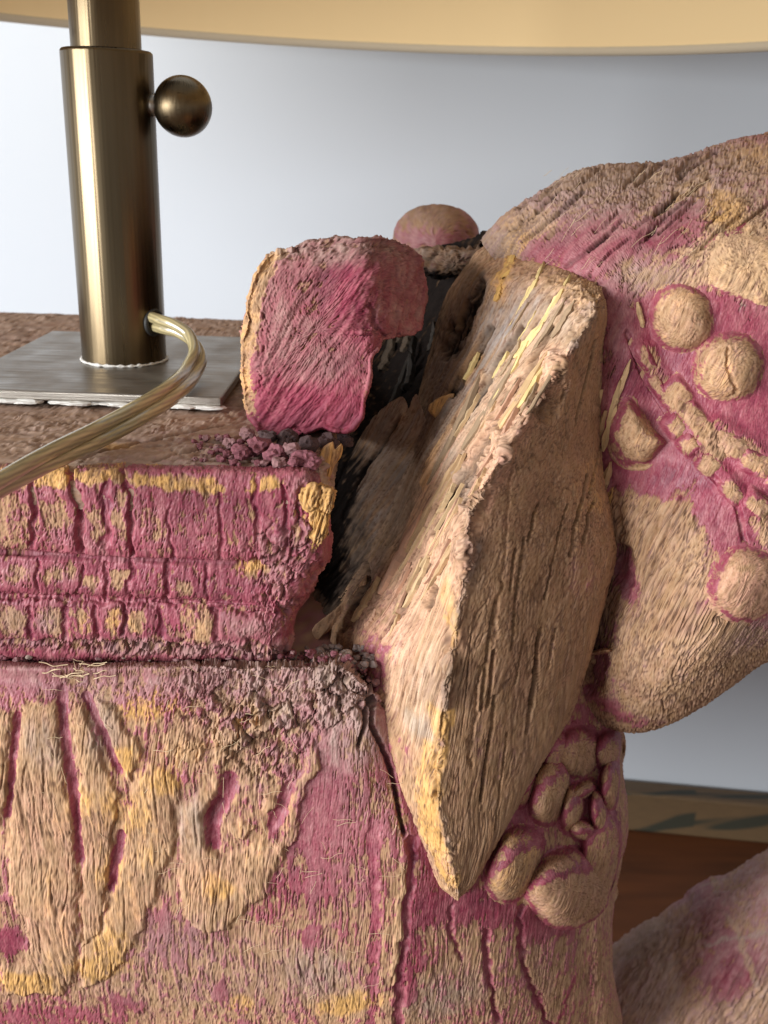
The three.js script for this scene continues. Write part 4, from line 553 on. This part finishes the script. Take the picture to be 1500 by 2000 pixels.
// --- block left of the rider, standing on the saddle edge
{
  const out = [[472, 690], [480, 610], [490, 560], [510, 515], [545, 488], [600, 472], [660, 464], [740, 462], [790, 474], [822, 505], [832, 550], [829, 600], [822, 640], [808, 650], [780, 656], [746, 663], [726, 700], [718, 760], [708, 815], [685, 843], [650, 843], [622, 838], [585, 850], [540, 852], [505, 842], [486, 815], [475, 760]].reverse();
  const fd = (x, y) => 234 + 0.20 * Math.max(0, x - 725 - (650 - y) * 0.25 * 0) + 0.10 * Math.max(0, 500 - x) + 0.055 * Math.max(0, 520 - y);
  const blk = pebble(out.flatMap(([x, y], i) => { const q = out[(i + 1) % out.length]; return [[x, y], [(x + q[0]) / 2 + 9 * noise(i * 1.7, 3.1, 0.4), (y + q[1]) / 2 + 9 * noise(i * 1.3, 8.1, 0.9)]]; }), 620, 645, fd, 38, 0.8, [0.29, 0.29], 0.94);
  addSculpt('rider_stump', blk, { seed: 6.6, gloss: 0.25, dir: [0.55, 0.83], grainLen: 5, splits: 0.3, bend: 1.6, base: { paint: 0.95, dust: 0.1, streak: 0.9, rough: 2.0, lumps: 0.25, terr: 0.3 }, marks: [
    { t: 'l', p: [[474, 790], [474, 690], [486, 590], [505, 525], [545, 490]], w: 24, paint: -1.9, yellow: 0.45 }, { t: 'b', p: [[640, 480]], r: [150, 30], paint: -0.3, dust: 0.5, lumps: 0.4 }, { t: 'b', p: [[590, 680]], r: [80, 60], rot: -25, dust: 0.3, paint: -0.25 }, { t: 'b', p: [[560, 570]], r: [80, 60], rot: 30, paint: -0.35, dust: 0.2 }, { t: 'b', p: [[600, 800]], r: [110, 50], paint: 0.6, dust: -0.2 }, { t: 'b', p: [[700, 560]], r: [60, 50], paint: 0.5, dust: -0.1 },
    { t: 'l', p: [[720, 590], [735, 640], [745, 662]], w: 4, h: -0.8 }, { t: 'b', p: [[790, 570]], r: [60, 90], dust: 0.25, lumps: 0.35, terr: 0.3 }, { t: 'b', p: [[500, 620]], r: [30, 150], lumps: 0.4 }, { t: 'b', p: [[760, 480]], r: [50, 16], h: -0.9 }, { t: 'b', p: [[570, 850]], r: [18, 14], h: -1.4 }, { t: 'b', p: [[486, 640]], r: [12, 26], h: -1.2 }, { t: 'b', p: [[712, 760]], r: [14, 80], paint: -0.8, brown: 0.5 },
  ] }, 'broken stump with bright magenta face standing on the saddle');
  // its twin on the far side
  const kn = pebble(ell(852, 470, 86, 72, 0, 2.1), 852, 470, (x, y) => 352 + ((x - 852) ** 2 + (y - 470) ** 2) * 0.0016, 26, 3, 0.6, 0.9);
  addSculpt('far_knob', kn, { seed: 4.4, base: { paint: 0.25, dust: 0.35, brown: 0.2, streak: 0.3 }, marks: [{ t: 'b', p: [[830, 415]], r: [70, 30], paint: -0.9, brown: 0.6 }] });
  const neckBack = pebble([[800, 492], [850, 482], [930, 484], [985, 480], [990, 520], [950, 575], [890, 545], [840, 540], [815, 525]].reverse(), 890, 515, (x) => 300 - 0.05 * (x - 850), 30, 4, 0.5);
  addSculpt('neck_remnant', neckBack, { seed: 7.4, dir: [0.5, 0.86], base: { paint: -1.2, dust: 0, brown: 1, grey: 0.4, dark: 0.25, lumps: 1, terr: 0.5, rough: 1.6 }, marks: [{ t: 'l', p: [[800, 545], [860, 552], [930, 570]], w: 30, dark: 0.9 }] });
}

// --- raised far foreleg
{
  const top = [[1120, 1900], [1200, 1845], [1262, 1800], [1320, 1765], [1365, 1728], [1425, 1705], [1500, 1660], [1620, 1600], [1760, 1540]];
  const rows = [[-0, 390, 30], [0, 360, 8], [0, 335, 0], [22, 316, 0], [60, 304, 0], [130, 296, 0], [230, 292, 0], [340, 296, 0], [440, 306, 0]];
  const leg = new Sheet(rows.map(([dy, d, k]) => top.map(([x, y]) => [x + dy * 0.12, y + dy + k, d - 0.012 * (x - 1200)])), 0.45);
  addSculpt('raised_foreleg', leg, { seed: 12.2, dir: [0.3, 0.95], grainLen: 8, base: { paint: -0.2, dust: 0.55, streak: 0.5, rough: 2.2, pink: 0.2, terr: 0.45, lumps: 0.25 }, marks: [
    { t: 'l', p: [[1290, 1790], [1320, 1880], [1345, 1990], [1360, 2060]], w: 12, h: -1.2 }, { t: 'l', p: [[1350, 1760], [1370, 1830], [1400, 1920], [1430, 2020]], w: 8, h: -0.8 }, { t: 'l', p: [[1400, 1740], [1440, 1820], [1480, 1930]], w: 7, h: 0.6, paint: -0.8, dust: 0.2 },
    { t: 'b', p: [[1400, 1800]], r: [30, 40], rot: -25, paint: 0.8, dust: -0.2 }, { t: 'b', p: [[1430, 1900]], r: [50, 70], rot: -25, paint: 0.9, dust: -0.3 }, { t: 'b', p: [[1270, 1920]], r: [50, 90], dust: 0.35 }, { t: 'b', p: [[1480, 1750]], r: [40, 40], paint: 0.3 },
    { t: 'l', p: [[1250, 1895], [1330, 1880]], w: 3, dust: 0.8 }, { t: 'l', p: [[1380, 1845], [1500, 1820]], w: 3, dust: 0.8 }, { t: 'b', p: [[1480, 1960]], r: [40, 50], yellow: 0.3, paint: -0.7 },
  ] });
}

// --- loose bits: wood chips, crumbs, straws
{
  const chip = (out, cx, cy, d, th, base) => addSculpt('wood_chip', pebble(out.reverse(), cx, cy, d, th, 0.5, 0.3, 0.95), { seed: cx * 0.1, dir: [0.2, 0.98], grainLen: 9, base: { paint: -2, yellow: 0.4, dust: 0, rough: 0.8, ...base } });
  chip([[590, 955], [625, 945], [652, 955], [655, 980], [645, 1010], [640, 1045], [618, 1070], [600, 1060], [606, 1010], [585, 985]], 622, 1000, 208, 9, { yellow: 0.9, lumps: 0.7, rough: 2.4, terr: 0.3 });
  chip([[630, 875], [650, 862], [655, 876], [668, 866], [666, 890], [650, 915], [640, 945], [620, 945], [618, 910]], 641, 905, (x, y) => 224 + 0.05 * (x - 640), 3, { yellow: 0.5 });
  chip([[836, 795], [860, 775], [888, 768], [880, 790], [862, 820], [845, 812]], 860, 795, (x) => 258 - 0.04 * (x - 860), 3, { yellow: 0.6 });
  chip([[700, 1150], [716, 1122], [712, 1160], [690, 1195], [640, 1235], [618, 1250], [612, 1225], [660, 1185]], 672, 1185, (x, y) => 246 + 0.02 * (700 - x), 4, { pink: 0.3, grey: 0.3 });
  const R = rng(77), geos = [], crumb = (px, py, d, r, col) => {
    const g = new THREE.IcosahedronGeometry(r, r > 1.2 ? 3 : 1), p = g.attributes.position, c = new Float32Array(p.count * 3), o = P(px, py, d), s = R() * 90;
    for (let i = 0; i < p.count; i++) { const x = p.getX(i), y = p.getY(i), z = p.getZ(i), k = 1 + 0.6 * noise(x / r * 0.9 + s, y / r * 0.9, z / r * 0.9) + 0.35 * noise(x / r * 2.4, y / r * 2.4 + s, z / r * 2.4); p.setXYZ(i, (o[0] + x * k) / 1000 - ORG[0], (o[1] + y * k * 0.8) / 1000 - ORG[1], (o[2] + z * k) / 1000 - ORG[2]); const v = 0.8 + 0.35 * noise(x * 2 + s, y * 2, z * 2); for (let q = 0; q < 3; q++) c[i * 3 + q] = col[q] * v; }
    g.deleteAttribute('uv'); g.setAttribute('color', new THREE.BufferAttribute(c, 3)); geos.push(g);
  };
  const plum = [0.27, 0.09, 0.11], mauve = [0.33, 0.17, 0.17], darkc = [0.09, 0.05, 0.05];
  for (const [x, y, d, r, c] of [[470, 880, 219, 2.2, plum], [505, 872, 221, 2.4, plum], [540, 885, 218, 2.6, plum], [568, 878, 219, 2.2, mauve], [595, 895, 216, 2.4, plum], [520, 855, 227, 2.2, darkc], [560, 858, 228, 2.4, darkc], [600, 870, 224, 2.4, darkc], [485, 850, 230, 1.9, mauve], [450, 865, 226, 1.6, mauve], [610, 905, 214, 1.7, plum], [545, 905, 214, 1.8, mauve], [575, 902, 213.5, 1.5, plum], [640, 862, 232, 2.2, darkc], [675, 858, 238, 2, darkc]]) crumb(x, y, d, r, c);
  for (let i = 0; i < 90; i++) { const x = 380 + R() * 240, y = 846 + R() * 62, d = 240 - (y - 840) * 0.36; crumb(x, y, d - R() * 1.5, 0.35 + R() * 0.75, R() < 0.6 ? plum : mauve); }
  for (let i = 0; i < 60; i++) { const x = 560 + R() * 170, y = 1262 + R() * 40; crumb(x, y, 226 - (y - 1262) * 0.3, 0.4 + R() * 0.9, R() < 0.3 ? plum : [0.33, 0.26, 0.24]); }
  for (let i = 0; i < 170; i++) { const x = -30 + R() * 770, y = 1274 + rim(x) + R() * 16; crumb(x, y, 219 - R() * 5, 0.3 + R() * R() * 1.3, R() < 0.45 ? plum : R() < 0.6 ? mauve : [0.36, 0.27, 0.22]); }
  const cg = mergeGeometries(geos); cg.computeVertexNormals(); const cm = part('crumbs', cg, crumbly, animal); cm.userData.kind = 'stuff';
  // straws and fibres lying on the surface
  const fg = [], fib = (sheet, px, py, len, ang, w) => { const h = sheet.hit(px, py), a = ang; const pts = []; for (let i = 0; i <= 4; i++) { const t = i / 4 - 0.5; pts.push(new THREE.Vector3((h.x + Math.cos(a) * len * t + h.n[0] * 0.7) / 1000 - ORG[0], (h.y + Math.sin(a) * len * t + Math.sin(i * 1.7 + px) * len * 0.05 + h.n[1] * 0.7) / 1000 - ORG[1], (h.z + (0.75 + 0.4 * R() + 0.5 * (0.25 - t * t))) / 1000 - ORG[2])); } fg.push(new THREE.TubeGeometry(new THREE.CatmullRomCurve3(pts), 8, w / 1000, 5)); };
  for (let i = 0; i < 60; i++) fib(body, 60 + R() * 560, 1290 + R() * 500, 2 + R() * 4, R() * 6.3, 0.03 + R() * 0.04);
  for (let i = 0; i < 40; i++) fib(body, 480 + R() * 300, 1500 + R() * 460, 2 + R() * 4, R() * 6.3, 0.03 + R() * 0.03);
  for (let i = 0; i < 14; i++) fib(body, 90 + R() * 120, 1290 + R() * 35, 3 + R() * 4, R() * 0.8 - 0.4, 0.09 + R() * 0.08);
  for (let i = 0; i < 60; i++) fib(head, 1060 + R() * 420, 340 + R() * 200, 2 + R() * 5, 0.6 + R() * 0.6, 0.03 + R() * 0.03);
  const fm = part('straw_fibres', mergeGeometries(fg), new THREE.MeshStandardMaterial({ name: 'straw', color: new THREE.Color(0.62, 0.46, 0.28), roughness: 0.7 }), animal); fm.userData.kind = 'stuff';
}

// ---------------------------------------------------------------- the lamp
{
  const B = P(245, 722, 305), base = [B[0] / 1000, (CAM_H * 1000 - 63) / 1000, -0.305];
  const lamp = thing('table_lamp', 'brass lamp post with ball screw on a flat grey metal plate under a cream shade', 'lamp', base);
  const scratch = dataTex(512, 512, (u, v) => { const n = fbm(u * 5, v * 3, 3, 4), s = noise(u * 90, v * 6, 5), k = 0.42 + 0.3 * n + 0.10 * s; return [k, k, k]; });
  const patina = dataTex(512, 512, (u, v) => { const n = fbm(u * 4, v * 5, 8, 4), f = noise(u * 70, v * 5, 2), k = clamp01(0.5 + 0.8 * n + 0.15 * f), c = [0.085, 0.060, 0.033]; mix3(c, [0.175, 0.130, 0.075], k); const sp = sstep(0.30, 0.5, fbm(u * 14 + 3, v * 20, 6, 3)) + 0.5 * sstep(0.1, 0.4, fbm(u * 3 + 9, v * 3, 2, 3)); mix3(c, [0.065, 0.045, 0.024], clamp01(sp) * 0.75); return c.map((x) => Math.pow(x, 1 / 2.2)); }, true);
  const brass = new THREE.MeshPhysicalMaterial({ name: 'aged_brass', map: patina, metalness: 1, roughness: 0.74, roughnessMap: scratch, bumpMap: scratch, bumpScale: 0.00025 });
  const lathe = (pts, seg = 96) => new THREE.LatheGeometry(pts.map(([r, y]) => new THREE.Vector2(r / 1000, y / 1000)), seg);
  part('sleeve', lathe([[0, 0], [12.7, 0], [12.8, 0.4], [12.8, 87], [12.7, 87.6], [12.3, 88], [10.8, 88], [10.2, 87.2], [10.1, 85]]), brass, lamp);
  part('inner_tube', lathe([[9.75, 60], [9.75, 87], [9.8, 140], [9.75, 300], [0, 300]]), brass, lamp);
  // ball screw
  const kx = P(357, 208, 303), sx = P(292, 203, 303), kb = part('ball_screw', new THREE.SphereGeometry(0.0083, 64, 48), brass, lamp); kb.position.set(kx[0] / 1000 - base[0], kx[1] / 1000 - base[1], kx[2] / 1000 - base[2]);
  const neck = lathe([[2.2, 0], [2.2, 2], [2.0, 2.4], [2.0, 4.2], [2.9, 4.6], [3.1, 6.2], [2.4, 6.8], [2.2, 9]], 32); neck.rotateZ(-Math.PI / 2);
  const steel = new THREE.MeshStandardMaterial({ name: 'dull_steel', color: new THREE.Color(0.35, 0.32, 0.28), metalness: 1, roughness: 0.4 });
  const nk = part('neck', neck, steel, kb); nk.position.set(-0.0142, 0, 0);
  // plate
  const brushed = dataTex(256, 256, (u, v) => { const k = 0.5 + 0.22 * noise(u * 3, v * 120, 3) + 0.3 * fbm(u * 6, v * 6, 8, 3); return [k, k, k]; });
  const plateM = new THREE.MeshPhysicalMaterial({ name: 'grey_nickel', color: new THREE.Color(0.30, 0.27, 0.235), metalness: 0.9, roughness: 0.85, roughnessMap: brushed, bumpMap: brushed, bumpScale: 0.0001 });
  const plate = part('base_plate', new RoundedBoxGeometry(0.076, 0.0026, 0.092, 3, 0.0006), plateM, lamp); plate.position.y = -0.0013;
  const R = rng(5);
  // white filler squeezed out round the foot and under the plate's front edge
  const filler = new THREE.MeshStandardMaterial({ name: 'white_filler', color: new THREE.Color(0.72, 0.7, 0.66), roughness: 0.8 });
  const bead = new THREE.TorusGeometry(0.0129, 0.0005, 10, 160); bead.rotateX(Math.PI / 2);
  { const p = bead.attributes.position; for (let i = 0; i < p.count; i++) { const x = p.getX(i), y = p.getY(i), z = p.getZ(i), k = 1 + 0.03 * noise(x * 900, z * 900, 3) + 0.02 * noise(x * 2600, z * 2600, 5); p.setXYZ(i, x * k, y * (0.8 + 0.9 * noise(x * 700, z * 700, 8)), z * k); } bead.computeVertexNormals(); }
  const bm = part('filler_ring', bead, filler, lamp); bm.position.y = 0.0004;
  const lumps = []; for (let i = 0; i < 46; i++) { const t = i / 45; if ((t > 0.3 && t < 0.42) || (t > 0.55 && t < 0.72 && R() < 0.7)) { R(); continue; } const g = new THREE.IcosahedronGeometry(0.0012 + 0.0009 * R(), 2), s = R() * 50, p = g.attributes.position; for (let k = 0; k < p.count; k++) { const x = p.getX(k), y = p.getY(k), z = p.getZ(k), q = 1 + 0.4 * noise(x * 700 + s, y * 700, z * 700); p.setXYZ(k, x * q * 2.2, y * q * 0.38, z * q); } g.translate(-0.036 + 0.072 * t, -0.0030, 0.0442 + 0.0012 * R()); lumps.push(g); }
  const lm = mergeGeometries(lumps); lm.computeVertexNormals(); part('filler_seam', lm, filler, lamp);

  // cord: two cores side by side in clear plastic
  const stripes = dataTex(256, 64, (u, v) => { const s = 0.5 + 0.5 * Math.sin((u * 2 + v * 9 + 0.3 * noise(u * 6, v * 8, 3)) * 6.2832), k = 0.62 + 0.5 * s; return [0.40 * k, 0.325 * k, 0.165 * k].map((x) => Math.pow(x, 1 / 2.2)); }, true);
  stripes.repeat.set(6, 1);
  const cordM = new THREE.MeshPhysicalMaterial({ name: 'clear_cord', map: stripes, roughness: 0.35, clearcoat: 1, clearcoatRoughness: 0.12 });
  const path = [[290, 626, 300], [318, 634, 294], [345, 642, 291], [372, 660, 289], [386, 690, 284], [374, 724, 273], [335, 765, 250], [268, 808, 233], [190, 850, 222], [110, 888, 206], [30, 930, 191], [-60, 985, 176], [-160, 1060, 160]].map(([x, y, d]) => { const q = P(x, y, d); return new THREE.Vector3(q[0] / 1000 - base[0], q[1] / 1000 - base[1], q[2] / 1000 - base[2]); });
  const curve = new THREE.CatmullRomCurve3(path), fr = curve.computeFrenetFrames(160);
  const up = new THREE.Vector3(0.15, 1, 0.1);
  const core = (side) => { const pts = []; for (let i = 0; i <= 60; i++) { const t = i / 60, c = curve.getPointAt(t), tg = curve.getTangentAt(t), a = up.clone().addScaledVector(tg, -up.dot(tg)).normalize(); const b = a.clone().applyAxisAngle(tg, 0.3 + 0.7 * Math.sin(t * 5)); pts.push(c.addScaledVector(b, side * 0.0015)); } return new THREE.TubeGeometry(new THREE.CatmullRomCurve3(pts), 300, 0.0017, 20); };
  const cord = part('power_cord', core(1), cordM, lamp, 'clear golden twin cord leaving the foot of the post'); part('cord_core', core(-1), cordM, cord);

  const gr = part('cord_grommet', new THREE.TorusGeometry(0.0034, 0.0008, 12, 40), new THREE.MeshStandardMaterial({ name: 'black_rubber', color: new THREE.Color(0.02, 0.018, 0.016), roughness: 0.6 }), lamp); { const q = P(316, 632, 297.5), v = new THREE.Vector3(q[0] / 1000 - base[0], q[1] / 1000 - base[1], q[2] / 1000 - base[2]), y = v.y; v.y = 0; v.setLength(0.0127); gr.position.set(v.x, y, v.z); gr.rotation.y = Math.atan2(v.x, v.z); }
  // shade: an oval drum hung a little askew; only its lower rim shows
  const sy = 0.052 + CAM_H - base[1], shade = new THREE.Group();
  const prof = [], rx = 0.26, rz = 0.235, n = 160, pos = [], uv = [], idx = [];
  const ring = [[1, 0], [0.93, 0.22], [0.925, 0.22], [0.994, 0.0]];
  for (let r = 0; r < ring.length; r++) for (let i = 0; i <= n; i++) { const a = i / n * 2 * Math.PI; pos.push(Math.cos(a) * rx * ring[r][0], ring[r][1], Math.sin(a) * rz * ring[r][0]); uv.push(i / n * 4, r / 3); }
  for (let r = 0; r < ring.length - 1; r++) for (let i = 0; i < n; i++) { const a = r * (n + 1) + i; idx.push(a, a + n + 1, a + 1, a + 1, a + n + 1, a + n + 2); }
  const g = new THREE.BufferGeometry(); g.setAttribute('position', new THREE.Float32BufferAttribute(pos, 3)); g.setAttribute('uv', new THREE.Float32BufferAttribute(uv, 2)); g.setIndex(idx); g.computeVertexNormals();
  const weave = dataTex(256, 256, (u, v) => { const k = 0.5 + 0.25 * noise(u * 100, v * 12, 3) + 0.25 * noise(u * 12, v * 100, 6); return [k, k, k]; });
  const sm = part('lampshade', g, new THREE.MeshPhysicalMaterial({ name: 'cream_lining', color: new THREE.Color(0.80, 0.59, 0.31), roughness: 0.85, bumpMap: weave, bumpScale: 0.0002, side: THREE.DoubleSide }), lamp, 'cream lined shade');
  sm.position.set(0.0, sy, 0.0); sm.rotation.z = -0.035;
  // bound rim
  const rimPts = []; for (let i = 0; i < 96; i++) { const a = i / 96 * 2 * Math.PI; rimPts.push(new THREE.Vector3(Math.cos(a) * rx, 0, Math.sin(a) * rz)); }
  part('rim', new THREE.TubeGeometry(new THREE.CatmullRomCurve3(rimPts, true), 240, 0.0022, 10, true), new THREE.MeshStandardMaterial({ name: 'cream_binding', color: new THREE.Color(0.5, 0.42, 0.3), roughness: 0.8 }), sm);
}

renderer.render(scene, camera);
